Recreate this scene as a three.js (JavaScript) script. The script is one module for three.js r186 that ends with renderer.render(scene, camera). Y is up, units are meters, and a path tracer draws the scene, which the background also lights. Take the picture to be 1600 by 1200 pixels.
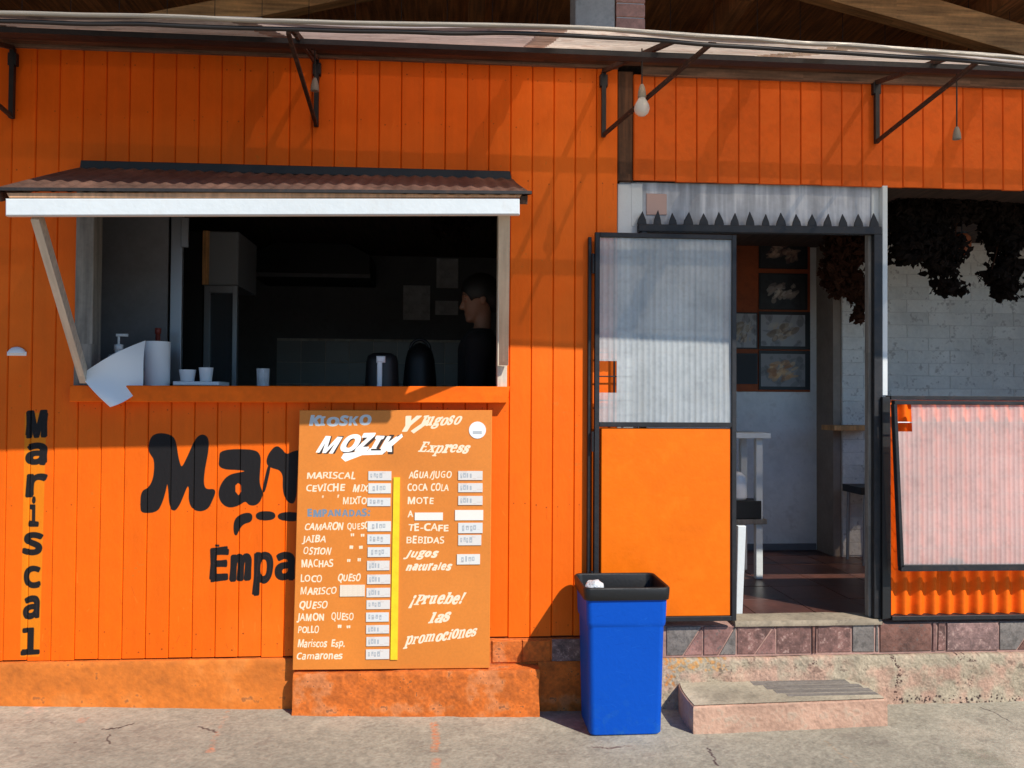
import * as THREE from 'three';
import { mergeGeometries, mergeVertices } from 'three/addons/utils/BufferGeometryUtils.js';
import { MarchingCubes } from 'three/addons/objects/MarchingCubes.js';
import { Sky } from 'three/addons/objects/Sky.js';

// ---------------------------------------------------------------- camera, sky, sun, exposure
const scene = new THREE.Scene();
const camera = new THREE.PerspectiveCamera(2 * Math.atan(600 / 1300) * 180 / Math.PI, 4 / 3, 0.05, 2000);
camera.position.set(0, 1.55, 4.2);
camera.rotation.set(1.2 * Math.PI / 180, -4.2 * Math.PI / 180, 0.006, 'YXZ');
camera.updateMatrixWorld(true);
scene.add(camera);
const SUN = new THREE.Vector3(0.8, 1.2, 1.0).normalize();
const sky = new Sky();
sky.name = 'sky'; sky.userData.kind = 'structure';
sky.scale.setScalar(1000);
Object.assign(sky.material.uniforms.sunPosition, { value: SUN.clone() });
sky.material.uniforms.turbidity.value = 3;
sky.material.uniforms.rayleigh.value = 1.2;
sky.material.uniforms.mieCoefficient.value = 0.004;
scene.add(sky);
scene.environmentIntensity = 0.125;
const sun = new THREE.DirectionalLight(new THREE.Color(1.0, 0.93, 0.82), 5.0);
sun.position.copy(SUN.clone().multiplyScalar(20)).add(new THREE.Vector3(0, 1, 0));
sun.target.position.set(0, 1, 0);
sun.castShadow = true;
sun.shadow.mapSize.set(4096, 4096);
Object.assign(sun.shadow.camera, { left: -8, right: 8, top: 8, bottom: -8, near: 1, far: 60 });
scene.add(sun, sun.target);
const renderer = new THREE.WebGLRenderer({ antialias: true });
renderer.toneMapping = THREE.LinearToneMapping;
renderer.toneMappingExposure = 1.07;
renderer.shadowMap.enabled = true;
renderer.setSize(1024, 768);

// ---------------------------------------------------------------- helpers
let seed = 12345;
const rnd = () => { seed = (seed * 1664525 + 1013904223) >>> 0; return seed / 4294967296; };
const rr = (a, b) => a + (b - a) * rnd();
const lerp = (a, b, t) => a + (b - a) * t, clamp = (x, a = 0, b = 1) => Math.min(b, Math.max(a, x));
const sst = (a, b, x) => { const t = clamp((x - a) / (b - a)); return t * t * (3 - 2 * t); };
const ray = (u, v) => new THREE.Vector3((u - 800) / 1300, (600 - v) / 1300, -1).applyQuaternion(camera.quaternion);
function V(u, v, z = 0) { const d = ray(u, v), t = (z - 4.2) / d.z; return d.multiplyScalar(t).add(camera.position); }   // pixel -> point on the plane z
function Gd(u, v, y = 0) { const d = ray(u, v), t = (y - 1.55) / d.y; return d.multiplyScalar(t).add(camera.position); } // pixel -> point at height y

const used = {};
function nm(n) { if (!(n in used)) { used[n] = 0; return n; } used[n]++; return n + '_' + String(used[n]).padStart(3, '0'); }
function worldUV(g) {
  if (!g.attributes.normal) g.computeVertexNormals();
  const p = g.attributes.position, n = g.attributes.normal, uv = new Float32Array(p.count * 2);
  for (let i = 0; i < p.count; i++) {
    const ax = Math.abs(n.getX(i)), ay = Math.abs(n.getY(i)), az = Math.abs(n.getZ(i));
    if (az >= ax && az >= ay) { uv[2 * i] = p.getX(i); uv[2 * i + 1] = p.getY(i); }
    else if (ax >= ay) { uv[2 * i] = p.getZ(i); uv[2 * i + 1] = p.getY(i); }
    else { uv[2 * i] = p.getX(i); uv[2 * i + 1] = p.getZ(i); }
  }
  g.setAttribute('uv', new THREE.BufferAttribute(uv, 2));
  return g;
}
const along = g => { const u = g.attributes.uv; for (let i = 0; i < u.count; i++) u.setXY(i, u.getY(i), u.getX(i)); return g; };   // turns wood grain to run along x
function flat(g) { g = g.index ? g.toNonIndexed() : g; g.computeVertexNormals(); return g; }
function box(x0, x1, y0, y1, z0, z1, b = 0.003) {
  if (!b) { const g = new THREE.BoxGeometry(x1 - x0, y1 - y0, z1 - z0); g.translate((x0 + x1) / 2, (y0 + y1) / 2, (z0 + z1) / 2); return worldUV(g); }
  return prism([[x0, y0], [x1, y0], [x1, y1], [x0, y1]], z0, z1, b);
}
function prism(pts, z0, z1, b = 0.003) {           // outline in x, y, extruded from z0 to z1, chamfered by b
  const s = new THREE.Shape(pts.map(p => new THREE.Vector2(p[0], p[1])));
  const o = b ? { depth: z1 - z0 - 2 * b, bevelEnabled: true, bevelThickness: b, bevelSize: b, bevelOffset: -b, bevelSegments: 1, curveSegments: 4 } : { depth: z1 - z0, bevelEnabled: false, curveSegments: 4 };
  const g = new THREE.ExtrudeGeometry(s, o);
  g.translate(0, 0, z0 + (b || 0));
  return worldUV(flat(g));
}
function quadPx(c, z0, z1, b = 0.003) { return prism(c.map(([u, v]) => { const p = V(u, v, z1); return [p.x, p.y]; }), z0, z1, b); }
function boxPx(u0, v0, u1, v1, z, d, b = 0.003) { // a box whose front face spans the pixel rectangle on plane z
  const a = V(u0, (v0 + v1) / 2, z), c = V(u1, (v0 + v1) / 2, z), t = V((u0 + u1) / 2, v0, z), bt = V((u0 + u1) / 2, v1, z);
  return box(a.x, c.x, bt.y, t.y, z - d, z, b);
}
function beam(p, q, w, h, b = 0.002) {             // square bar between two points
  const d = q.clone().sub(p), L = d.length();
  const g = box(-w / 2, w / 2, -h / 2, h / 2, 0, L, b);
  const m = new THREE.Matrix4(), up = Math.abs(d.y) / L > 0.95 ? new THREE.Vector3(0, 0, 1) : new THREE.Vector3(0, 1, 0);
  m.lookAt(q, p, up); m.setPosition(p);
  g.applyMatrix4(m);
  return g;
}
function rod(p, q, r, n = 8, r2 = r) {
  const d = q.clone().sub(p), g = new THREE.CylinderGeometry(r2, r, d.length(), n, 1);
  g.applyQuaternion(new THREE.Quaternion().setFromUnitVectors(new THREE.Vector3(0, 1, 0), d.clone().normalize()));
  const c = p.clone().add(q).multiplyScalar(0.5); g.translate(c.x, c.y, c.z);
  return g;
}
function lathe(pts, x, y, z, n = 24) { const g = new THREE.LatheGeometry(pts.map(p => new THREE.Vector2(p[0], p[1])), n); g.translate(x, y, z); return g; }
const v3 = (x, y, z) => new THREE.Vector3(x, y, z);
const clean = g => { g = g.index ? g.toNonIndexed() : g; for (const k of Object.keys(g.attributes)) if (!['position', 'normal', 'uv'].includes(k)) g.deleteAttribute(k); if (!g.attributes.uv) worldUV(g); return g; };
const merge = a => mergeGeometries(a.map(clean));
function mesh(name, g, m, parent) {
  const o = new THREE.Mesh(Array.isArray(g) ? merge(g) : g, m);
  o.castShadow = o.receiveShadow = true;
  o.name = parent ? name : nm(name);
  (parent || scene).add(o);
  return o;
}
const tag = (o, label, category, group) => { o.userData.label = label; o.userData.category = category; if (group) o.userData.group = group; return o; };
function thing(name, label, category, group) { const o = new THREE.Group(); o.name = nm(name); scene.add(o); return tag(o, label, category, group); }
const one = (name, g, m, label, category, group) => tag(mesh(name, g, m), label, category, group);
const structure = (name, g, m) => { const o = mesh(name, g, m); o.userData.kind = 'structure'; return o; };

// ---------------------------------------------------------------- noise and textures
function hash(x, y, s) { let h = (x * 374761393 + y * 668265263 + s * 1442695041) | 0; h = Math.imul(h ^ (h >>> 13), 1274126177); return ((h ^ (h >>> 16)) >>> 0) / 4294967296; }
function vnoise(x, y, per, s) {
  const xi = Math.floor(x), yi = Math.floor(y), fx = x - xi, fy = y - yi, w = a => ((a % per) + per) % per;
  const a = fx * fx * (3 - 2 * fx), b = fy * fy * (3 - 2 * fy);
  return lerp(lerp(hash(w(xi), w(yi), s), hash(w(xi + 1), w(yi), s), a), lerp(hash(w(xi), w(yi + 1), s), hash(w(xi + 1), w(yi + 1), s), a), b);
}
function fbm(x, y, per, oct, s) { let t = 0, a = 0.5, n = 0; for (let i = 0; i < oct; i++) { t += a * vnoise(x, y, per, s + i); n += a; x *= 2; y *= 2; per *= 2; a *= 0.5; } return t / n; }
const NS = 512, NZ = {};
function noiseField(key, per, oct, s, sx = 1, sy = 1) {
  if (NZ[key]) return NZ[key];
  const a = new Float32Array(NS * NS);
  for (let j = 0; j < NS; j++) for (let i = 0; i < NS; i++) a[j * NS + i] = fbm(i / NS * per * sx, j / NS * per * sy, per * Math.max(sx, sy), oct, s);
  return NZ[key] = a;
}
const nFine = noiseField('fine', 64, 3, 1), nMid = noiseField('mid', 16, 4, 7), nBig = noiseField('big', 4, 5, 13), nGrain = noiseField('grain', 4, 4, 21, 16, 1);
function tex(fn, rep = 1, color = true, size = NS) {
  const d = new Uint8Array(size * size * 4), k = NS / size;
  for (let j = 0; j < size; j++) for (let i = 0; i < size; i++) {
    const n = Math.floor(j * k) * NS + Math.floor(i * k), c = fn(n, i / size, j / size), o = (j * size + i) * 4;
    d[o] = clamp(c[0], 0, 255); d[o + 1] = clamp(c[1], 0, 255); d[o + 2] = clamp(c[2], 0, 255); d[o + 3] = 255;
  }
  const t = new THREE.DataTexture(d, size, size);
  t.wrapS = t.wrapT = THREE.RepeatWrapping; t.magFilter = THREE.LinearFilter; t.minFilter = THREE.LinearMipmapLinearFilter; t.generateMipmaps = true;
  if (color) t.colorSpace = THREE.SRGBColorSpace;
  t.repeat.set(rep, rep); t.needsUpdate = true;
  return t;
}
const grey = v => [v, v, v];
const bumpPaint = tex(n => grey(255 * (0.6 * nMid[n] + 0.4 * nFine[n])), 1.4, false);
const bumpRough = tex(n => grey(255 * (0.45 * nFine[n] + 0.35 * nMid[n] + 0.2 * nBig[n])), 1.0, false);
const bumpWood = tex(n => grey(255 * (0.75 * nGrain[n] + 0.25 * nFine[n])), 1.2, false);
const mottled = (r, g, b, amt = 0.16, rep = 0.8, dirt = 0, dr = 60, dg = 50, db = 42) => tex(n => {
  const k = 1 + amt * ((nBig[n] - 0.5) * 1.3 + (nMid[n] - 0.5) * 0.9 + (nFine[n] - 0.5) * 0.6), w = dirt * sst(0.55, 0.75, 0.6 * nMid[n] + 0.4 * nFine[n]);
  return [lerp(r * k, dr, w), lerp(g * k, dg, w), lerp(b * k, db, w)];
}, rep);
const woodTex = (r, g, b, amt = 0.5, rep = 1.1) => tex(n => { const k = 1 + amt * ((nGrain[n] - 0.5) * 1.4 + (nFine[n] - 0.5) * 0.3 + (nBig[n] - 0.5) * 0.5); return [r * k, g * k, b * k]; }, rep);
const std = (o) => new THREE.MeshStandardMaterial(o);
const phys = (o) => new THREE.MeshPhysicalMaterial(o);

// ---------------------------------------------------------------- painted lettering on the plank wall (flat print)
const WX = -3.3, WW = 4.2, WH = 3.5, CW = 2048, CH = 1706;
const wallCanvas = document.createElement('canvas'); wallCanvas.width = CW; wallCanvas.height = CH;
const wc = wallCanvas.getContext('2d');
const cxy = (x, y) => [(x - WX) / WW * CW, (1 - y / WH) * CH];
const cuv = (u, v) => { const p = V(u, v, 0); return cxy(p.x, p.y); };
const PLANK0 = V(56, 200, 0).x;
const ORANGE = [241, 103, 4];
{
  const img = wc.createImageData(CW, CH);
  for (let j = 0; j < CH; j++) for (let i = 0; i < CW; i++) {
    const n = ((j * 1) % NS) * NS + (i % NS), m = (Math.floor(j / 3) % NS) * NS + (Math.floor(i / 3) % NS), gN = (Math.floor(j / 2.2) % NS) * NS + (Math.floor(i / 1.3) % NS);
    const k = 1 + 0.10 * (nBig[m] - 0.5) + 0.05 * (nMid[n] - 0.5) + 0.05 * (nGrain[gN] - 0.5), o = (j * CW + i) * 4;
    const fade = 14 * sst(0.5, 0.7, nBig[m]), chip = sst(0.735, 0.775, 0.5 * nFine[n] + 0.5 * nMid[m]) * 0.3;
    img.data[o] = lerp(clamp(ORANGE[0] * k, 0, 255), 190, chip); img.data[o + 1] = lerp(clamp((ORANGE[1] + fade * 0.5) * k, 0, 255), 120, chip); img.data[o + 2] = lerp(clamp((ORANGE[2] + fade) * k, 0, 255), 60, chip); img.data[o + 3] = 255;
  }
  wc.putImageData(img, 0, 0);
  const poly = (pts, z = 3.3333, ou = 0, ov = 600) => { wc.beginPath(); pts.forEach(([a, b], i) => { const [x, y] = cuv(ou + a / z, ov + b / z); i ? wc.lineTo(x, y) : wc.moveTo(x, y); }); wc.closePath(); };
  for (let x = PLANK0 - 12 * 0.1108; x < 0.9; x += 0.1108) for (const y of [0.33, 0.42, 1.02, 1.5, 2.66, 2.95, 3.2]) for (const dx of [0.025, 0.086]) if (rnd() < 0.6) { const [a, b] = cxy(x + dx + rr(-0.006, 0.006), y + rr(-0.02, 0.02)); wc.fillStyle = `rgba(120,44,8,${rr(0.3, 0.75)})`; wc.beginPath(); wc.arc(a, b, rr(1, 1.9), 0, 7); wc.fill(); if (rnd() < 0.25) { wc.fillStyle = 'rgba(150,60,14,0.16)'; wc.fillRect(a - 1, b, 2, rr(10, 46)); } }
  for (let i = 0; i < 130; i++) { const [a, b] = cxy(rr(-2.6, 0.85), rnd() < 0.55 ? rr(0.29, 0.6) : rr(0.3, 3.2)); wc.strokeStyle = rnd() < 0.5 ? 'rgba(250,160,80,0.22)' : 'rgba(140,56,14,0.22)'; wc.lineWidth = rr(0.8, 2.2); wc.beginPath(); wc.moveTo(a, b); wc.lineTo(a + rr(-9, 9), b + rr(-26, 26)); wc.stroke(); }
  // yellower strip behind the vertical word
  wc.fillStyle = 'rgba(226,130,14,0.85)'; poly([[130, 150], [242, 150], [205, 1420], [105, 1420]]); wc.fill();
  wc.fillStyle = '#1d1a1b'; wc.strokeStyle = '#1d1a1b'; wc.lineJoin = 'round'; wc.lineCap = 'round';
  const blob = (pts) => { const q = pts.map(([a, b]) => cuv(a / 3.3333, 600 + b / 3.3333)), n = q.length, mid = i => [(q[i % n][0] + q[(i + 1) % n][0]) / 2, (q[i % n][1] + q[(i + 1) % n][1]) / 2]; wc.beginPath(); wc.moveTo(...mid(0)); for (let i = 1; i <= n; i++) wc.quadraticCurveTo(...q[i % n], ...mid(i)); wc.closePath(); wc.lineWidth = 4; wc.fill(); wc.stroke(); };
  blob([[780, 300], [800, 265], [850, 258], [900, 275], [915, 310], [925, 390], [945, 450], [985, 370], [1020, 285], [1055, 262], [1085, 285], [1080, 360], [1062, 440], [1055, 520], [1070, 555], [1125, 548], [1100, 610], [1080, 650], [1035, 662], [1000, 645], [985, 600], [990, 540], [975, 520], [945, 600], [925, 640], [905, 660], [885, 640], [880, 540], [870, 500], [858, 560], [840, 620], [815, 665], [740, 670], [735, 640], [738, 560], [775, 545], [800, 500], [808, 440], [805, 390], [790, 370], [775, 345]]);
  blob([[1150, 345], [1320, 343], [1355, 370], [1352, 430], [1345, 520], [1368, 570], [1345, 625], [1300, 632], [1280, 602], [1240, 632], [1190, 642], [1152, 615], [1140, 570], [1155, 520], [1190, 478], [1240, 465], [1280, 460], [1275, 445], [1142, 440], [1146, 390]]);
  blob([[1390, 400], [1405, 360], [1440, 322], [1470, 345], [1490, 375], [1545, 345], [1600, 360], [1600, 420], [1545, 440], [1540, 620], [1500, 615], [1475, 560], [1480, 450], [1400, 430]]);
  blob([[1368, 560], [1378, 560], [1408, 425], [1398, 425]]);
  blob([[1310, 672], [1310, 715], [1265, 725], [1240, 760], [1230, 790], [1220, 770], [1222, 710], [1255, 680]]);
  blob([[1335, 668], [1430, 666], [1430, 705], [1338, 708]]); blob([[1450, 672], [1560, 670], [1560, 712], [1452, 708]]);
  wc.fillStyle = '#f0680e'; poly([[1240, 515], [1255, 528], [1256, 560], [1242, 580], [1226, 560], [1226, 528]]); wc.fill();
  wc.fillStyle = '#2a2224';
  const glyph = (ch, u0, v0, u1, v1, font = 'bold 200px monospace', slant = 0) => {
    const [x0, y0] = cuv(u0, v0), [x1, y1] = cuv(u1, v1);
    wc.save(); wc.font = font; wc.textBaseline = 'alphabetic'; const m = wc.measureText(ch);
    const l = m.actualBoundingBoxLeft, w = m.actualBoundingBoxRight + l, a = m.actualBoundingBoxAscent, h = a + m.actualBoundingBoxDescent;
    wc.translate(x0, y0); wc.transform(1, 0, slant, 1, 0, 0); wc.scale((x1 - x0) / w, (y1 - y0) / h); for (let q = 0; q < 3; q++) { wc.save(); wc.translate(w / 2, h / 2); wc.rotate(rr(-0.07, 0.07)); wc.transform(1, rr(-0.05, 0.05), rr(-0.1, 0.1), 1, 0, 0); wc.scale(rr(0.9, 1.04), rr(0.9, 1.04)); wc.translate(-w / 2, -h / 2); wc.fillText(ch, l, a); wc.lineWidth = rr(4, 14); wc.strokeText(ch, l, a); wc.restore(); } wc.restore();
  };
  [['M', 43, 643, 72, 682], ['a', 43, 693, 71, 725], ['r', 43, 742, 71, 775], ['i', 45, 777, 60, 822], ['s', 38, 833, 65, 866], ['c', 38, 885, 62, 918], ['a', 37, 932, 61, 966], ['l', 35, 983, 60, 1021]].forEach(a => glyph(...a));
  [['E', 331, 856, 357, 907], ['m', 363, 866, 392, 907], ['p', 400, 864, 427, 928], ['a', 433, 864, 460, 905]].forEach(a => glyph(...a, 'bold 200px monospace', -0.06));
  wc.fillRect(...cuv(336, 851), 10, 5);
}
const wallTex = new THREE.CanvasTexture(wallCanvas); wallTex.colorSpace = THREE.SRGBColorSpace; wallTex.anisotropy = 8;
const bumpPlank = bumpPaint.clone(); bumpPlank.repeat.set(WW * 1.4, WH * 0.7); bumpPlank.needsUpdate = true;
const plankUV = g => { const p = g.attributes.position, uv = new Float32Array(p.count * 2); for (let i = 0; i < p.count; i++) { uv[2 * i] = (p.getX(i) - WX) / WW; uv[2 * i + 1] = p.getY(i) / WH; } g.setAttribute('uv', new THREE.BufferAttribute(uv, 2)); return g; };

// ---------------------------------------------------------------- materials
const M = {};
const tint = [1, 0.95, 0.98, 0.915];
M.plank = tint.map(t => phys({ specularIntensity: 0.45, map: wallTex, color: new THREE.Color(t, t * (0.94 + 0.06 * t), t), roughness: 0.62, bumpMap: bumpPlank, bumpScale: 0.0016 }));
const orangeMap = mottled(...ORANGE, 0.14, 0.7);
M.orange = phys({ specularIntensity: 0.45, map: orangeMap, roughness: 0.65, bumpMap: bumpPaint, bumpScale: 0.0014 });
M.orangeRed = tint.map(t => phys({ specularIntensity: 0.45, map: mottledOnce(), color: new THREE.Color(t, t, t), roughness: 0.68, bumpMap: bumpPaint, bumpScale: 0.0016 }));
function mottledOnce() { return M._r || (M._r = mottled(224, 98, 22, 0.14, 0.7, 0.12, 170, 110, 70)); }
M.orangePanel = phys({ specularIntensity: 0.5, map: mottled(238, 112, 4, 0.08, 0.55, 0.08, 236, 140, 60), roughness: 0.42, bumpMap: bumpPaint, bumpScale: 0.001 });
M.plinth = std({ map: tex((n, x, y) => { const k = 1 + 0.3 * (nMid[n] - 0.5) + 0.3 * (nFine[n] - 0.5), w = 0.75 * sst(0.52, 0.66, 0.5 * nBig[n] + 0.5 * nMid[n]), d = sst(0.67, 0.75, 0.5 * nFine[n] + 0.5 * nMid[n]) * 0.6; return [lerp(lerp(198, 190, w) * k, 96, d), lerp(lerp(100, 118, w) * k, 66, d), lerp(lerp(30, 74, w) * k, 48, d)]; }, 1.2), roughness: 0.85, bumpMap: bumpRough, bumpScale: 0.006 });
M.plinthSmooth = std({ map: tex((n) => { const k = 1 + 0.2 * (nMid[n] - 0.5) + 0.16 * (nFine[n] - 0.5) + 0.16 * (nBig[n] - 0.5), w = 0.5 * sst(0.56, 0.72, 0.6 * nBig[n] + 0.4 * nMid[n]), d = sst(0.69, 0.76, 0.5 * nFine[n] + 0.5 * nMid[n]) * 0.5; return [lerp(lerp(206, 206, w) * k, 110, d), lerp(lerp(112, 130, w) * k, 72, d), lerp(lerp(34, 70, w) * k, 50, d)]; }, 0.7), roughness: 0.85, bumpMap: bumpRough, bumpScale: 0.004 });
M.darkBack = std({ color: 0x2a1208, roughness: 0.95 });
M.white = std({ map: mottled(210, 215, 216, 0.05, 0.6, 0.12, 170, 160, 150), roughness: 0.55, bumpMap: bumpPaint, bumpScale: 0.0012 });
M.cream = std({ map: woodTex(196, 186, 168, 0.16), roughness: 0.7, bumpMap: bumpWood, bumpScale: 0.0015 });
M.greyWood = std({ map: woodTex(128, 122, 114, 0.35), roughness: 0.8, bumpMap: bumpWood, bumpScale: 0.002 });
M.darkWood = std({ map: woodTex(84, 56, 38, 0.6), roughness: 0.85, bumpMap: bumpWood, bumpScale: 0.003 });
M.brownWood = std({ map: woodTex(182, 122, 74, 0.45), roughness: 0.8, bumpMap: bumpWood, bumpScale: 0.003 });
M.ledger = std({ map: woodTex(120, 92, 74, 0.5), roughness: 0.85, bumpMap: bumpWood, bumpScale: 0.003 });
M.brownLight = std({ map: woodTex(196, 144, 92, 0.4), roughness: 0.8, bumpMap: bumpWood, bumpScale: 0.003 });
M.metalBrown = std({ map: mottled(98, 72, 60, 0.5, 1.8, 0.7, 66, 54, 48), roughness: 0.62, metalness: 0.15, bumpMap: bumpRough, bumpScale: 0.002 });
M.metalDark = std({ map: mottled(52, 48, 46, 0.3, 1.5, 0.4, 96, 62, 42), roughness: 0.55, metalness: 0.4 });
M.iron = std({ map: mottled(40, 40, 43, 0.3, 1.5, 0.25, 86, 56, 40), roughness: 0.5, metalness: 0.3, bumpMap: bumpRough, bumpScale: 0.0015 });
M.rust = std({ map: mottled(66, 44, 34, 0.4, 2.0, 0.6, 120, 74, 48), roughness: 0.75, metalness: 0.25, bumpMap: bumpRough, bumpScale: 0.002 });
M.gutter = std({ map: mottled(178, 166, 150, 0.3, 1.3, 0.5, 96, 80, 70), roughness: 0.45, metalness: 0.35, bumpMap: bumpRough, bumpScale: 0.003 });
M.alu = std({ color: 0x9b9da2, roughness: 0.4, metalness: 0.7 });
M.sheetPale = phys({ map: mottled(224, 210, 194, 0.3, 0.9, 0.6, 160, 132, 118), roughness: 0.88, transmission: 0.84, thickness: 0, side: THREE.DoubleSide });
M.sheetPink = phys({ map: mottled(196, 174, 164, 0.3, 0.9, 0.6, 124, 104, 96), roughness: 0.88, transmission: 0.8, thickness: 0, side: THREE.DoubleSide });
M.sheetDirty = phys({ map: mottled(130, 114, 104, 0.35, 0.9, 0.7, 76, 62, 56), roughness: 0.85, transmission: 0.66, thickness: 0, side: THREE.DoubleSide });
M.poly = phys({ map: mottled(226, 231, 233, 0.14, 1.1, 0.4, 204, 202, 196), roughness: 0.36, transmission: 0.57, thickness: 0, side: THREE.DoubleSide });
M.polyClear = phys({ map: mottled(238, 222, 216, 0.14, 1.1, 0.4, 224, 204, 194), roughness: 0.42, transmission: 0.56, thickness: 0, side: THREE.DoubleSide });
M.blue = phys({ specularIntensity: 0.4, color: new THREE.Color(0x0047b8), roughness: 0.5, map: mottled(252, 252, 255, 0.06, 1.2, 0.1, 226, 232, 244), bumpMap: bumpPaint, bumpScale: 0.0012 });
M.black = std({ color: 0x161617, roughness: 0.5, bumpMap: bumpPaint, bumpScale: 0.001 });
M.plasticWhite = std({ color: 0xe8eaec, roughness: 0.4 });
M.bag = phys({ color: 0xd9dde0, roughness: 0.35, transmission: 0.25, thickness: 0, side: THREE.DoubleSide });
M.paper = std({ color: 0xeceef0, roughness: 0.85, side: THREE.DoubleSide });
M.paperGrey = std({ map: mottled(206, 206, 208, 0.2, 6, 0.5, 120, 120, 124), roughness: 0.9 });
M.darkGrey = std({ map: mottled(114, 114, 118, 0.12, 0.8), roughness: 0.7 });
M.wallWhite = std({ map: mottled(232, 231, 228, 0.10, 0.5, 0.3, 176, 172, 166), roughness: 0.85, bumpMap: bumpRough, bumpScale: 0.004 });
M.lintel = std({ map: tex(n => { const k = 1 + 0.5 * (nGrain[n] - 0.5) + 0.2 * (nBig[n] - 0.5) + 0.12 * (nFine[n] - 0.5), w = sst(0.6, 0.72, nGrain[n]) * 0.5; return [lerp(178 * k, 216, w), lerp(182 * k, 218, w), lerp(190 * k, 220, w)]; }, 0.55), roughness: 0.7, bumpMap: bumpPaint, bumpScale: 0.002 });
M.brickWhite = [0, 1, 2].map(i => std({ map: mottled(243 - i * 3, 238 - i * 3, 229 - i * 3, 0.12, 0.9 + 0.13 * i, 0.55, 150, 140, 132), roughness: 0.9, bumpMap: bumpRough, bumpScale: 0.008 }));
M.mortar = std({ map: mottled(214, 208, 200, 0.2, 1.3), roughness: 0.95 });
M.wallBrown = std({ map: mottled(150, 134, 120, 0.15, 0.8), roughness: 0.9 });
M.ceil = std({ map: woodTex(70, 52, 42, 0.5), roughness: 0.9 });
M.kWall = std({ map: mottled(110, 110, 112, 0.12, 0.6, 0.3, 80, 76, 72), roughness: 0.85 });
M.headerGrey = std({ color: 0x85888c, roughness: 0.5 });
M.kFloor = std({ map: mottled(128, 118, 108, 0.2, 0.8, 0.3, 96, 86, 78), roughness: 0.7 });
M.tileK = [0, 1].map(i => std({ color: i ? 0xa3a6a9 : 0x94989c, roughness: 0.4 }));
M.floorTile = [0, 1, 2].map(i => std({ map: mottled(84 + 8 * i, 52 + 6 * i, 44 + 5 * i, 0.4, 1.4, 0.5, 56, 40, 36), roughness: 0.35, bumpMap: bumpRough, bumpScale: 0.001 }));
M.grout = std({ map: mottled(168, 132, 120, 0.3, 1.5, 0.5, 120, 96, 88), roughness: 0.95, bumpMap: bumpRough, bumpScale: 0.003 });
M.band = [[144, 104, 96], [128, 92, 84], [122, 114, 108], [138, 108, 102], [118, 80, 68]].map((c, i) => std({ map: mottled(...c, 0.55, 1.9 + 0.2 * i, 0.8, i % 2 ? 176 : 92, i % 2 ? 150 : 84, i % 2 ? 138 : 80), roughness: 0.6, bumpMap: bumpRough, bumpScale: 0.004 }));
M.socketGrey = std({ color: 0x8a8278, roughness: 0.5 });
M.leaf = phys({ color: new THREE.Color(0.016, 0.011, 0.009), roughness: 1, specularIntensity: 0.15, side: THREE.DoubleSide });
M.leafBrown = phys({ color: new THREE.Color(0.07, 0.03, 0.018), roughness: 1, specularIntensity: 0.2, side: THREE.DoubleSide });
M.skin = std({ color: new THREE.Color(0.26, 0.125, 0.075), roughness: 0.6 });
M.hair = std({ color: 0x0d0a09, roughness: 0.6 });
M.cloth = std({ color: 0x121214, roughness: 0.95 });
M.glass = phys({ color: 0xffffff, roughness: 0.04, transmission: 1, thickness: 0, side: THREE.DoubleSide });
M.bulb = phys({ color: 0xf6f4ee, roughness: 0.25, transmission: 0.35, thickness: 0, side: THREE.DoubleSide });
M.yellow = std({ map: mottled(244, 208, 30, 0.08, 6), roughness: 0.6 });

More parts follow.
